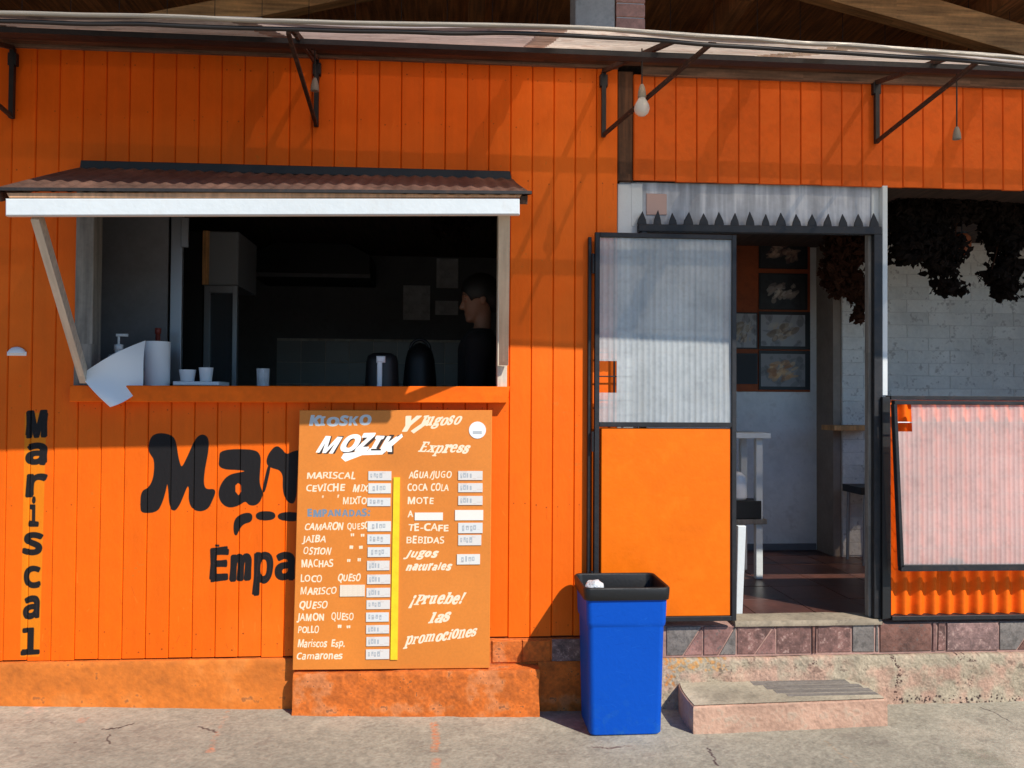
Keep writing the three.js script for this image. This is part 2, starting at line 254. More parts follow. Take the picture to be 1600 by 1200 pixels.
// ---------------------------------------------------------------- ground
const gh = (x) => 0.031 * clamp(0.35 - x, 0, 3.6);          // the pavement climbs a little to the left
{
  const g = new THREE.PlaneGeometry(600, 600, 1, 1); g.rotateX(-Math.PI / 2); g.translate(0, -0.03, 0);
  const far = std({ map: mottled(150, 142, 128, 0.15, 0.4, 0.2, 110, 104, 96), roughness: 0.95 });
  structure('ground', worldUV(g), far);
  // pavement in front of the kiosk
  const PX = -3.4, PW = 8, PZ = -0.25, PD = 4, W = 2048, Hh = 1024;
  const c = document.createElement('canvas'); c.width = W; c.height = Hh; const k = c.getContext('2d'), img = k.createImageData(W, Hh);
  for (let j = 0; j < Hh; j++) for (let i = 0; i < W; i++) {
    const n = (j % NS) * NS + i % NS, m = (Math.floor(j / 2.6) % NS) * NS + Math.floor(i / 2.6) % NS, q = ((j * 3) % NS) * NS + (i * 3) % NS;
    const a = 1 + 0.26 * (nBig[m] - 0.5) + 0.26 * (nMid[m] - 0.5) + 0.22 * (nFine[n] - 0.5) + 0.2 * (nFine[q] - 0.5), d = sst(0.6, 0.72, 0.5 * nMid[n] + 0.5 * nFine[n]) * 0.35, pk = sst(0.6, 0.74, nMid[m]) * 0.12, o = (j * W + i) * 4;
    img.data[o] = lerp(lerp(150 * a, 92, d), 172, pk); img.data[o + 1] = lerp(lerp(144 * a, 84, d), 140, pk); img.data[o + 2] = lerp(lerp(129 * a, 76, d), 118, pk); img.data[o + 3] = 255;
  }
  k.putImageData(img, 0, 0);
  const to = (u, v) => { const p = Gd(u, v, 0.02); return [(p.x - PX) / PW * W, (p.z - PZ) / PD * Hh]; };
  const crack = (pts, w, col) => { k.strokeStyle = col; k.lineCap = 'round'; for (let i = 0; i + 1 < pts.length; i++) { const a = to(...pts[i]), b = to(...pts[i + 1]); let px = a[0], py = a[1]; const N = 7; for (let s = 1; s <= N; s++) { const x = lerp(a[0], b[0], s / N) + rr(-2, 2), y = lerp(a[1], b[1], s / N) + rr(-2, 2); k.lineWidth = 0.7 * w * rr(0.3, 1.3); k.beginPath(); k.moveTo(px, py); k.lineTo(x, y); k.stroke(); px = x; py = y; } } };
  crack([[160, 1152], [185, 1150], [208, 1142]], 4, 'rgba(58,46,42,0.75)'); crack([[171, 1160], [168, 1176]], 3, 'rgba(58,46,42,0.7)');
  crack([[310, 1144], [340, 1152]], 3.5, 'rgba(64,50,46,0.65)'); crack([[225, 1114], [250, 1116]], 3, 'rgba(70,54,50,0.6)');
  crack([[1530, 1098], [1552, 1106], [1580, 1122]], 2.5, 'rgba(60,52,48,0.7)'); crack([[1105, 1162], [1112, 1172], [1122, 1190]], 3, 'rgba(60,44,44,0.8)');
  crack([[925, 1160], [950, 1163], [985, 1158]], 5, 'rgba(90,70,62,0.5)'); crack([[780, 1168], [900, 1172]], 1.5, 'rgba(120,104,92,0.5)'); crack([[1180, 1150], [1600, 1168]], 1.2, 'rgba(120,108,98,0.5)');
  const splat = (u, v, r, col, n = 26) => { const [x, y] = to(u, v); k.fillStyle = col; for (let i = 0; i < n; i++) { k.beginPath(); k.ellipse(x + rr(-r, r) * 0.8, y + rr(-r, r) * 1.3, rr(0.12, 0.5) * r, rr(0.15, 0.6) * r, rr(0, 3), 0, 7); k.fill(); } };
  for (let q = 0; q < 9; q++) splat(680 + rr(-2, 2), 1128 + q * 5, 5.5, 'rgba(212,104,52,0.10)', 30); splat(681, 1186, 6, 'rgba(214,116,70,0.10)', 50); splat(680, 1194, 6, 'rgba(214,116,70,0.10)', 50); splat(128, 1140, 6, 'rgba(206,130,104,0.14)');
  for (let t = 0; t < 10; t++) splat(lerp(360, 326, t / 9), lerp(1112, 1182, t / 9), 4, 'rgba(214,124,88,0.14)', 12);
  for (let t = 0; t < 8; t++) splat(lerp(1290, 1345, t / 7), lerp(1152, 1194, t / 7), 3, 'rgba(222,150,84,0.13)', 8);
  splat(60, 1125, 12, 'rgba(220,176,150,0.10)', 30); splat(330, 1180, 5, 'rgba(226,130,90,0.15)'); splat(1540, 1180, 22, 'rgba(100,94,88,0.06)', 60); splat(120, 1175, 4, 'rgba(80,66,60,0.2)', 8); splat(82, 1144, 4, 'rgba(80,66,60,0.25)', 8); splat(48, 1144, 4, 'rgba(80,66,60,0.25)', 8);
  const pt = new THREE.CanvasTexture(c); pt.colorSpace = THREE.SRGBColorSpace; pt.anisotropy = 8;
  const pb = bumpRough.clone(); pb.repeat.set(PW * 1.1, PD * 1.1); pb.needsUpdate = true;
  const pg = new THREE.PlaneGeometry(PW, PD, 200, 100); pg.rotateX(-Math.PI / 2); pg.translate(PX + PW / 2, 0, PZ + PD / 2);
  const pp = pg.attributes.position;
  for (let i = 0; i < pp.count; i++) { const x = pp.getX(i), z = pp.getZ(i); pp.setY(i, gh(x) + 0.008 * (fbm(x * 3 + 50, z * 3 + 50, 4096, 3, 5) - 0.5)); }
  pg.computeVertexNormals();
  structure('pavement', pg, std({ map: pt, roughness: 0.92, bumpMap: pb, bumpScale: 0.006 }));
}

// ---------------------------------------------------------------- plank walls
const PITCH = 0.1108, PH0 = V(56, 200, 0).x;
function plankGeo(x0, x1, y0, y1, uvf) {      // one board with a V-chamfer on both long edges
  const c = 0.005, s = new THREE.Shape([[x0 + 0.0008, -0.018], [x1 - 0.0008, -0.018], [x1 - 0.0008, -c * 1.2], [x1 - c, 0], [x0 + c, 0], [x0 + 0.0008, -c * 1.2]].map(p => new THREE.Vector2(p[0], -p[1])));
  const g = new THREE.ExtrudeGeometry(s, { depth: y1 - y0, bevelEnabled: false });
  g.rotateX(-Math.PI / 2); g.translate(0, y0, 0);
  const f = flat(g); return uvf ? uvf(f) : worldUV(f);
}
const WIN = { x0: -1.8, x1: 0.262, y0: 1.6, y1: 2.6 };
{
  const t = thing('plank_wall', 'bright orange vertical plank wall with black lettering around the serving window', 'wall');
  let i = 0;
  for (let x = PH0 - PITCH * 10; x < 0.84; x += PITCH, i++) {
    const x1 = Math.min(x + PITCH, 0.846), yb = (x < -0.5 ? 0.287 : 0.366) + rr(-0.003, 0.003), m = () => M.plank[Math.floor(rnd() * 4)];
    const off = rr(-0.0015, 0.0015), put = (a, b, c, d) => { const o = mesh('plank', plankGeo(a, b, c, d, plankUV), m(), t); o.position.z = off; };
    const inside = x1 > WIN.x0 + 0.01 && x < WIN.x1 - 0.01;
    if (!inside) { put(x, x1, yb, 3.27); continue; }
    put(x, x1, yb, WIN.y0 - 0.03); put(x, x1, WIN.y1, 3.27);
    if (x < WIN.x0) put(x, WIN.x0, WIN.y0 - 0.028, WIN.y1 - 0.002);
    if (x1 > WIN.x1) put(WIN.x1, x1, WIN.y0 - 0.028, WIN.y1 - 0.002);
  }
  mesh('backing_board', [box(-3.3, WIN.x0, 0.2, 3.25, -0.06, -0.02, 0), box(WIN.x1, 0.84, 0.2, 3.25, -0.06, -0.02, 0), box(WIN.x0, WIN.x1, 0.2, WIN.y0 - 0.03, -0.06, -0.02, 0), box(WIN.x0, WIN.x1, WIN.y1, 3.25, -0.06, -0.02, 0)], M.darkBack, t);
  mesh('ledger_board', along(box(-3.3, 0.845, 3.262, 3.312, -0.02, 0.02)), M.ledger, t);
  // serving window trim
  mesh('window_jamb', box(WIN.x0 - 0.03, WIN.x0 + 0.055, WIN.y0, WIN.y1, -0.09, 0.012), M.greyWood, t);
  mesh('window_jamb', box(WIN.x1 - 0.03, WIN.x1 + 0.02, WIN.y0, WIN.y1, -0.09, 0.012), M.cream, t);
  mesh('window_head', box(WIN.x0, WIN.x1, WIN.y1 - 0.03, WIN.y1 + 0.02, -0.09, 0.008), M.darkWood, t);
  mesh('window_sill', quadPx([[108, 628], [792, 630], [797, 604], [108, 602]], -0.12, 0.06, 0.004), M.orange, t);
}
{
  const t = thing('plank_wall', 'dull orange vertical plank band above the white lintel and doorway', 'wall');
  for (let x = V(990, 200, 0).x; x < 4.6; x += PITCH) { const o = mesh('plank', plankGeo(x, x + PITCH, 2.692 + rr(-0.003, 0.003), 3.24), M.orangeRed[Math.floor(rnd() * 4)], t); o.position.z = rr(-0.0015, 0.0015); }
  mesh('backing_board', box(0.93, 4.6, 2.7, 3.22, -0.06, -0.02, 0), M.darkBack, t);
  mesh('ledger_board', along(box(0.97, 4.6, 3.232, 3.31, -0.02, 0.022)), M.ledger, t);
}
one('timber_post', box(0.848, 0.928, 2.69, 3.26, -0.1, -0.012, 0.004), M.darkWood, 'bare dark timber post between the two orange plank walls', 'post');
{ // thin white fixture on the wall
  const t = thing('doorbell', 'small white domed doorbell on the orange planks', 'doorbell');
  const p = V(27, 552, 0), g = new THREE.SphereGeometry(0.042, 20, 10, 0, Math.PI); g.scale(1, 0.75, 0.5);
  const q = g.attributes.position; for (let i = 0; i < q.count; i++) if (q.getY(i) < -0.003) q.setY(i, -0.003); g.computeVertexNormals();
  g.translate(p.x, p.y, 0.004); mesh('cover', g, M.plasticWhite, t);
  mesh('back_plate', box(p.x - 0.045, p.x + 0.045, p.y - 0.012, p.y + 0.008, -0.001, 0.008, 0.002), M.plasticWhite, t);
}

// ---------------------------------------------------------------- plinths
function roughSlab(x0, x1, y0, y1, z0, z1, amp, s, nx, ny) { // slab with an uneven, slightly rounded front and top
  const g = new THREE.BoxGeometry(x1 - x0, y1 - y0, z1 - z0, nx, ny, 4); g.translate((x0 + x1) / 2, (y0 + y1) / 2, (z0 + z1) / 2);
  worldUV(g);
  const p = g.attributes.position;
  for (let i = 0; i < p.count; i++) {
    let x = p.getX(i), y = p.getY(i), z = p.getZ(i);
    const n = fbm(x * 9 + 70, y * 9 + z * 9 + 70, 4096, 4, s) - 0.5, f = sst(z0, z1, z), ey = sst(y1 - 0.02, y1, y) * f;
    z += amp * n * f - ey * 0.006; y += (amp * 0.6 * n) * sst(y0 + 0.02, y1, y) - ey * 0.004;
    if (x > x1 - 0.02) x += amp * 0.6 * n; if (x < x0 + 0.02) x -= amp * 0.6 * n;
    p.setXYZ(i, x, y, z);
  }
  g.computeVertexNormals(); return g;
}
one('plinth', roughSlab(-3.4, -0.752, 0.0, 0.284, -0.1, 0.02, 0.01, 3, 120, 16), M.plinthSmooth, 'smooth orange painted concrete plinth under the lettered planks', 'plinth');
one('plinth', roughSlab(-0.75, 0.445, -0.04, 0.235, -0.1, 0.1, 0.02, 9, 100, 22), M.plinth, 'battered orange concrete plinth ledge below the menu board', 'plinth');
one('plinth', roughSlab(0.447, 0.93, -0.04, 0.25, -0.1, 0.028, 0.014, 11, 40, 16), M.plinth, 'orange concrete plinth behind the blue rubbish bin', 'plinth');

// ---------------------------------------------------------------- window awning
{
  const t = thing('window_awning', 'brown corrugated awning with white front board over the serving window', 'awning');
  const bl = v3(-1.813, 2.69, 0.0), br = v3(0.292, 2.69, 0.0), fl = v3(-1.80, 2.372, 0.82), fr = v3(0.325, 2.41, 0.82);
  const g = new THREE.PlaneGeometry(1, 1, 240, 6), p = g.attributes.position, uv = g.attributes.uv;
  for (let i = 0; i < p.count; i++) { const a = p.getX(i) + 0.5, b = 0.5 - p.getY(i); const q = bl.clone().lerp(br, a).lerp(fl.clone().lerp(fr, a), b); p.setXYZ(i, q.x, q.y + 0.0042 * Math.sin(a * Math.PI * 2 * 34) - 0.004 + 0.003 * Math.sin(a * 9 + b * 3), q.z); uv.setXY(i, q.x, b * 0.9); }
  g.computeVertexNormals();
  const under = g.clone(); under.translate(0, -0.004, 0);
  mesh('corrugated_sheet', [g, under], M.metalBrown, t);
  mesh('wall_flashing', quadPx([[124, 264], [800, 281], [797, 267], [126, 250]], -0.001, 0.05, 0.003), M.black, t);
  mesh('edge_trim', beam(fl.clone().add(v3(0, -0.004, 0.0)), fr.clone().add(v3(0, -0.004, 0.0)), 0.016, 0.012), M.metalDark, t);
  for (const [a, b] of [[bl, fl], [br, fr]]) mesh('side_rail', beam(a.clone().add(v3(0, -0.03, 0.01)), b.clone().add(v3(a === bl ? 0.012 : -0.03, -0.03, -0.02)), 0.03, 0.035), M.darkWood, t);
  mesh('timber_batten', quadPx([[14, 309], [812, 308], [818, 300], [10, 301]], 0.74, 0.812, 0.002), std({ map: woodTex(212, 160, 120, 0.3), roughness: 0.8 }), t);
  const c = [[8, 337], [812, 335], [812, 310], [8, 310]].map(([u, v]) => { const q = V(u, v, 0.815); return [q.x, q.y]; });
  mesh('front_board', prism(c, 0.785, 0.815, 0.004), M.white, t);
  for (const k of [0.2, 0.4, 0.6, 0.8]) { const a = bl.clone().lerp(br, k), b = fl.clone().lerp(fr, k); mesh('rafter', beam(a.add(v3(0, -0.04, 0.02)), b.add(v3(0, -0.05, -0.04)), 0.035, 0.04), M.darkWood, t); }
  mesh('strut', beam(V(57, 336, 0.76), V(132, 592, 0.05), 0.03, 0.062), M.cream, t);
  mesh('strut', beam(V(788, 330, 0.76), V(787, 568, 0.04), 0.048, 0.03), M.cream, t);
}

// ---------------------------------------------------------------- eave canopy over the whole front
{
  const t = thing('eave_canopy', 'long weathered corrugated plastic canopy along the top of the orange walls', 'canopy');
  const ez = 0.965, wallY = 3.36, XA = -5.0, XB = 6.4;
  const ey = x => lerp(lerp(2.97, 2.996, sst(-1.9, 0.6, x)), 2.93, sst(0.5, 3.1, x)) + 0.004 * Math.sin(x * 4.1);
  const strip = (x0, x1, m, lift) => {
    const g = new THREE.PlaneGeometry(1, 1, Math.round((x1 - x0) * 14), 96), p = g.attributes.position, uv = g.attributes.uv;
    for (let i = 0; i < p.count; i++) { const x = lerp(x0, x1, p.getX(i) + 0.5), b = 0.5 - p.getY(i), y = lerp(wallY, ey(x) + 0.02, b) + 0.012 * Math.sin(b * Math.PI * 2 * 11) + 0.006 * Math.sin(x * 5 + b * 6) * b + lift; p.setXYZ(i, x, y, b * ez); uv.setXY(i, x * 0.5, b * 1.5); }
    g.computeVertexNormals(); mesh('corrugated_sheet', g, m, t);
  };
  let k = 0;
  for (const [a, b, m] of [[XA, -2.0, M.sheetDirty], [-2.1, -0.75, M.sheetDirty], [-0.85, 0.45, M.sheetPink], [0.35, 1.65, M.sheetPale], [1.55, 2.9, M.sheetPale], [2.8, XB, M.sheetPale]]) strip(a, b, m, (k++ % 2) * 0.008);
  // edge rail that follows the sagging edge
  const rail = (z, dy, r, m, name) => { const pts = []; for (let x = XA; x <= XB; x += 0.2) pts.push(v3(x, ey(x) + dy + rr(-0.003, 0.003), z)); mesh(name, new THREE.TubeGeometry(new THREE.CatmullRomCurve3(pts), 180, r, 8), m, t); };
  rail(ez + 0.004, 0.028, 0.0095, M.gutter, 'edge_rail');
  rail(ez - 0.012, 0.004, 0.009, M.metalDark, 'edge_angle');
  const pur = (b, w, h, m) => { const pts = []; const z = b * ez; const A = lerp(wallY, ey(XA) + 0.02, b) - 0.03, B = lerp(wallY, ey(XB) + 0.02, b) - 0.03; mesh('purlin', beam(v3(XA, A - 0.01, z), v3(XB, B - 0.01, z), w, h), m, t); };
  pur(0.7, 0.05, 0.022, M.iron); pur(0.36, 0.05, 0.022, M.iron); pur(0.05, 0.05, 0.05, M.darkWood);
}
function bracket(label, at, end, braceEnd, foot) {
  const t = thing('iron_bracket', label, 'bracket', 'iron brackets under the canopy');
  mesh('upright', beam(foot, at, 0.022, 0.022), M.iron, t);
  mesh('arm', beam(at, end, 0.02, 0.02), M.rust, t);
  mesh('brace', beam(foot.clone().add(v3(0, 0.01, 0.005)), braceEnd, 0.016, 0.016), M.rust, t);
  mesh('fixing_plate', box(foot.x - 0.02, foot.x + 0.02, foot.y + 0.26, foot.y + 0.32, -0.002, 0.03, 0.003), M.iron, t);
  return t;
}
{
  const yE = 3.0;
  let f = V(18, 185, 0.02); bracket('dark iron bracket above the doorbell end of the canopy', v3(f.x, 3.255, 0.02), v3(f.x - 0.08, 3.085, 0.72), v3(f.x - 0.08, 3.07, 0.7), f);
  f = V(494, 198, 0.02);
  let b = bracket('rusty iron bracket over the awning holding a lamp socket', v3(f.x, 3.255, 0.02), V(455, 44, 0.86), V(450, 50, 0.86), f);
  mesh('cross_tie', beam(V(462, 52, 0.8).lerp(f, 0.02), V(493, 100, 0.02).setZ(0.03), 0.012, 0.012), M.rust, b);
  f = V(943, 214, 0.02); bracket('black iron bracket beside the dark timber post', v3(f.x, 3.245, 0.02), V(1052, 64, 0.86), V(1118, 62, 0.9), f);
  f = V(1370, 224, 0.02); bracket('black iron bracket high above the gate jamb', v3(f.x, 3.235, 0.02), V(1482, 90, 0.82), V(1528, 96, 0.9), f);
}
function hanging(name, label, cat, top, u, v, withBulb) {
  const t = thing(name, label, cat), p = V(u, v, top.z);
  mesh('cable', rod(v3(p.x, p.y + 0.03, p.z), top, 0.0035, 6), M.metalDark, t);
  mesh('socket', lathe([[0, 0.03], [0.007, 0.03], [0.013, 0.016], [0.018, -0.006], [0.02, -0.03], [0.012, -0.032], [0, -0.03]], p.x, p.y, p.z, 16), withBulb ? M.gutter : M.socketGrey, t);
  if (withBulb) mesh('bulb', lathe([[0.0001, -0.118], [0.016, -0.115], [0.03, -0.103], [0.036, -0.085], [0.033, -0.066], [0.022, -0.046], [0.014, -0.03]], p.x, p.y, p.z, 24), M.bulb, t);
}
hanging('light_bulb', 'unlit white bulb hanging beside the dark timber post', 'light bulb', V(1003, 76, 0.45), 1003, 142, true);
hanging('lamp_socket', 'empty grey lamp socket hanging on a cord below the canopy', 'lamp socket', V(1495, 114, 0.35), 1495, 208, false);
hanging('lamp_socket', 'small pale lamp socket hanging against the rusty bracket', 'lamp socket', V(492, 72, 0.3), 492, 132, false);

// ---------------------------------------------------------------- doorway: lintel, gate frame, leaf
{
  const t = thing('lintel_panel', 'pale grey white lintel board with a pink patch above the gate spikes', 'lintel');
  mesh('board', quadPx([[968, 350], [1378, 358], [1378, 291], [968, 284]], -0.075, -0.04), M.lintel, t);
  mesh('vertical_strip', quadPx([[986, 354], [1004, 354], [1004, 286], [986, 286]], -0.04, -0.028), M.white, t);
  mesh('vertical_strip', quadPx([[1362, 350], [1374, 350], [1374, 292], [1362, 292]], -0.04, -0.03), M.white, t);
  mesh('pink_patch', quadPx([[1010, 336], [1042, 336], [1042, 303], [1010, 302]], -0.04, -0.034), std({ color: 0xbd9f96, roughness: 0.85 }), t);
}
one('door_jamb_board', box(0.852, 0.962, 0.43, 2.68, -0.09, -0.03), M.white, 'white painted jamb board behind the open door leaf', 'door jamb');
{
  const t = thing('gate_frame', 'dark iron gate frame with a row of spikes across its head', 'gate frame');
  mesh('head_rail', quadPx([[998, 361], [1378, 366], [1378, 354], [998, 350]], -0.025, 0.015, 0.002), M.iron, t);
  for (let i = 0; i < 16; i++) {
    const p = V(1003 + i * 24.2, lerp(350, 355, i / 15), 0), w = 0.024 + rr(-0.004, 0.004), h = 0.066 + rr(-0.008, 0.008);
    mesh('spike', prism([[p.x - w, p.y - 0.002], [p.x + w, p.y - 0.002], [p.x + w * 0.8, p.y + h * 0.35], [p.x + rr(-0.004, 0.004), p.y + h], [p.x - w * 0.8, p.y + h * 0.35]], -0.008, 0.002, 0.001), M.iron, t);
  }
  mesh('jamb', quadPx([[1366, 966], [1379, 966], [1379, 365], [1366, 365]], -0.03, 0.012, 0.002), M.iron, t);
  mesh('inner_stop', quadPx([[1357, 964], [1366, 964], [1366, 366], [1357, 366]], -0.06, -0.02, 0.002), M.greyWood, t);
  mesh('jamb', box(0.968, 0.998, 0.43, 2.46, -0.03, 0.01, 0.002), M.iron, t);
}
one('wall_edge_strip', quadPx([[1379, 618], [1387, 618], [1387, 290], [1379, 290]], -0.08, 0.006, 0.002), M.white, 'narrow white strip on the wall edge beside the gate jamb', 'trim');
function ribbed(x0, x1, y0, y1, z, pitch, amp, hole, skewL = 0) {     // ribbed sheet with an optional cut-out
  const nx = Math.round((x1 - x0) / pitch) * 8, ny = 24, pos = [], idx = [], uv = [];
  for (let j = 0; j <= ny; j++) for (let i = 0; i <= nx; i++) {
    const b = j / ny, y = lerp(y0, y1, b), x = lerp(lerp(x0 + skewL, x0, b), x1, i / nx), ph = (x - x0) / pitch * Math.PI * 2;
    pos.push(x, y, z + amp * Math.max(-0.45, Math.cos(ph)) + 0.002 * Math.sin(y * 7 + x * 3)); uv.push(x, y);
  }
  for (let j = 0; j < ny; j++) for (let i = 0; i < nx; i++) {
    const x = lerp(x0, x1, (i + 0.5) / nx), y = lerp(y0, y1, (j + 0.5) / ny);
    if (hole && x > hole[0] && x < hole[1] && y > hole[2] && y < hole[3]) continue;
    const a = j * (nx + 1) + i; idx.push(a, a + 1, a + nx + 2, a, a + nx + 2, a + nx + 1);
  }
  const g = new THREE.BufferGeometry();
  g.setAttribute('position', new THREE.Float32BufferAttribute(pos, 3)); g.setAttribute('uv', new THREE.Float32BufferAttribute(uv, 2)); g.setIndex(idx); g.computeVertexNormals();
  return g;
}
{
  const t = thing('door_leaf', 'open metal door leaf with ribbed clear upper panel and orange lower panel', 'door');
  const z0 = 0.028, z1 = 0.056, L = 0.722, R = 1.452, B = 0.445, T = 2.408, MID = 1.437, w = 0.024;
  mesh('frame_bar', box(L, L + w, B, T, z0, z1, 0.002), M.iron, t);
  mesh('frame_bar', box(R - w, R, B, T, z0, z1, 0.002), M.iron, t);
  mesh('frame_bar', box(L + w, R - w, T - w, T, z0, z1, 0.002), M.iron, t);
  mesh('frame_bar', box(L + w, R - w, B, B + w, z0, z1, 0.002), M.iron, t);
  mesh('frame_bar', box(L + w, R - w, MID - w / 2, MID + w / 2, z0, z1, 0.002), M.iron, t);
  const h0 = V(931, 610, 0.04), h1 = V(963, 565, 0.04);
  mesh('ribbed_panel', ribbed(L + 0.015, R - 0.015, MID, T - 0.01, 0.043, 0.03, 0.0016, [0, h1.x, h0.y, h1.y]), M.poly, t);
  for (let k = 1; k < 7; k++) { const x = lerp(L, R, k / 7) + rr(-0.008, 0.008); mesh('bar', rod(v3(x, MID, 0.026), v3(x, T - w, 0.026), 0.005, 6), M.iron, t); }
  for (let k = 1; k < 8; k++) mesh('wire', rod(v3(L + w, lerp(MID, T, k / 8), 0.032), v3(R - w, lerp(MID, T, k / 8) + rr(-0.004, 0.004), 0.032), 0.0035, 6), M.iron, t);
  mesh('lower_panel', box(L + w + 0.012, R - w - 0.004, B + w, MID - w / 2 - 0.006, 0.034, 0.046, 0.003), M.orangePanel, t);
  for (const y of [0.6, 1.3, 2.2]) mesh('hinge', rod(v3(L - 0.008, y, 0.042), v3(L - 0.008, y + 0.1, 0.042), 0.009, 10), M.iron, t);
  mesh('hinge_post', box(L - 0.03, L - 0.014, B, T - 0.02, 0.001, 0.03, 0.002), M.iron, t);
}

// ---------------------------------------------------------------- right low wall with framed panel
{
  const t = thing('corrugated_wall', 'low orange corrugated iron wall below the wide opening', 'wall');
  const pitch = 0.0795, a = 0.015, x0 = 2.29, x1 = 4.7, y0 = 0.452, y1 = 1.57, nx = Math.round((x1 - x0) / pitch) * 10;
  const g = new THREE.PlaneGeometry(1, 1, nx, 1), p = g.attributes.position, uv = g.attributes.uv;
  for (let i = 0; i < p.count; i++) { const x = lerp(x0, x1, p.getX(i) + 0.5), y = p.getY(i) > 0 ? y1 : y0; p.setXYZ(i, x, y, a * Math.cos((x - x0) / pitch * 2 * Math.PI) - 0.004); uv.setXY(i, x, y); }
  g.computeVertexNormals(); const bk = g.clone(); bk.translate(0, 0, -0.003);
  mesh('corrugated_sheet', [g, bk], M.orange, t);
  mesh('bottom_rail', box(2.285, 4.7, 0.428, 0.45, -0.03, 0.03, 0.002), M.iron, t);
  mesh('top_rail', box(2.285, 4.7, 1.572, 1.592, -0.03, 0.026, 0.002), M.iron, t);
  mesh('end_post', quadPx([[1379, 968], [1392, 966], [1391, 620], [1379, 620]], -0.04, 0.03, 0.002), M.black, t);
}
{
  const t = thing('framed_panel', 'dark framed ribbed clear panel leaning on the orange corrugated wall', 'panel');
  const z = 0.1, tl = V(1396, 632, z), bl = V(1407, 886, z), R = 4.5, w = 0.02;
  mesh('frame_bar', prism([[bl.x - 0.002, bl.y - w], [R, bl.y - w - 0.006], [R, bl.y + w * 0.4], [bl.x - 0.002, bl.y + w * 0.6]], z - 0.022, z + 0.012, 0.002), M.iron, t);
  mesh('frame_bar', prism([[tl.x, tl.y], [R, tl.y + 0.002], [R, tl.y + w], [tl.x, tl.y + w]], z - 0.022, z + 0.012, 0.002), M.iron, t);
  mesh('frame_bar', prism([[bl.x - 0.004, bl.y], [bl.x + 0.014, bl.y], [tl.x + 0.014, tl.y], [tl.x - 0.004, tl.y]], z - 0.022, z + 0.012, 0.002), M.iron, t);
  const h = V(1424, 674, z);
  mesh('ribbed_panel', ribbed(tl.x, R, bl.y, tl.y, z, 0.026, 0.0014, [0, h.x, h.y, 9], bl.x - tl.x), M.polyClear, t);
  for (const x of [2.6, 3.4, 4.2]) mesh('spacer_block', box(x, x + 0.04, bl.y - 0.015, bl.y + 0.03, 0.015, z - 0.02, 0.002), M.darkWood, t);
  for (let k = 1; k < 9; k++) { const y = lerp(tl.y, bl.y, k / 9); mesh('cross_wire', rod(v3(tl.x + (bl.x - tl.x) * k / 9, y, z - 0.012), v3(R, y + 0.004, z - 0.012), k === 1 ? 0.004 : 0.0022, 6), M.alu, t); }
}

// ---------------------------------------------------------------- tiled band, kerb, step
{
  const t = thing('tile_band', 'mottled pink and grey tile band below the threshold', 'tile band');
  mesh('bedding', roughSlab(0.93, 4.7, 0.25, 0.412, -0.1, 0.002, 0.004, 4, 90, 6), M.grout, t);
  mesh('bedding', roughSlab(-0.7, 0.925, 0.232, 0.362, -0.1, 0.012, 0.006, 14, 90, 6), M.plinth, t);
  const y0 = 0.262, y1 = 0.405, g = 0.004;
  const us = [1040, 1098, 1150, 1212, 1267, 1276, 1330, 1366, 1373, 1455, 1463, 1477, 1560, 1620];
  for (let i = 0; i + 1 < us.length; i++) {
    const a = V(us[i], 1000, 0).x + g, b = V(us[i + 1], 1000, 0).x - g, m = () => M.band[Math.floor(rnd() * 5)], zt = 0.008 + rr(-0.002, 0.003);
    const diag = [0, 1, 2, 4, 12].includes(i);
    if (!diag) { mesh('tile', prism([[a, y0 + rr(0, 0.004)], [b, y0 + rr(0, 0.004)], [b - rr(0, 0.004), y1], [a + rr(0, 0.004), y1]], -0.01, zt, 0.002), m(), t); continue; }
    const s = (b - a) * 0.55;
    mesh('tile', prism([[a, y0], [b - s, y0], [b - g * 2, y1], [a, y1]].map(([x, y]) => [x, y]), -0.01, zt, 0.002), m(), t);
    mesh('tile', prism([[b - s + g * 2, y0], [b, y0], [b, y1 - 0.004]], -0.01, zt - 0.001, 0.001), m(), t);
  }
  for (let x = V(1624, 1000, 0).x; x < 4.6; x += 0.2) mesh('tile', box(x, x + 0.19, y0, y1, -0.01, 0.009, 0.002), M.band[Math.floor(rnd() * 5)], t);
  let x = 0.215; while (x < 0.9) { const w = rr(0.1, 0.17); mesh('tile', box(x, x + w - 0.008, 0.244, 0.357 - rr(0, 0.008), -0.01, 0.018 + rr(-0.002, 0.003), 0.003), [M.plinth, M.band[3], M.plinth, M.grout][Math.floor(rnd() * 4)], t); x += w; }
  mesh('threshold', roughSlab(1.46, 2.24, 0.405, 0.436, -0.12, 0.018, 0.012, 6, 60, 4), std({ map: mottled(150, 136, 116, 0.35, 1.3, 0.5, 90, 80, 70), roughness: 0.9 }), t);
}
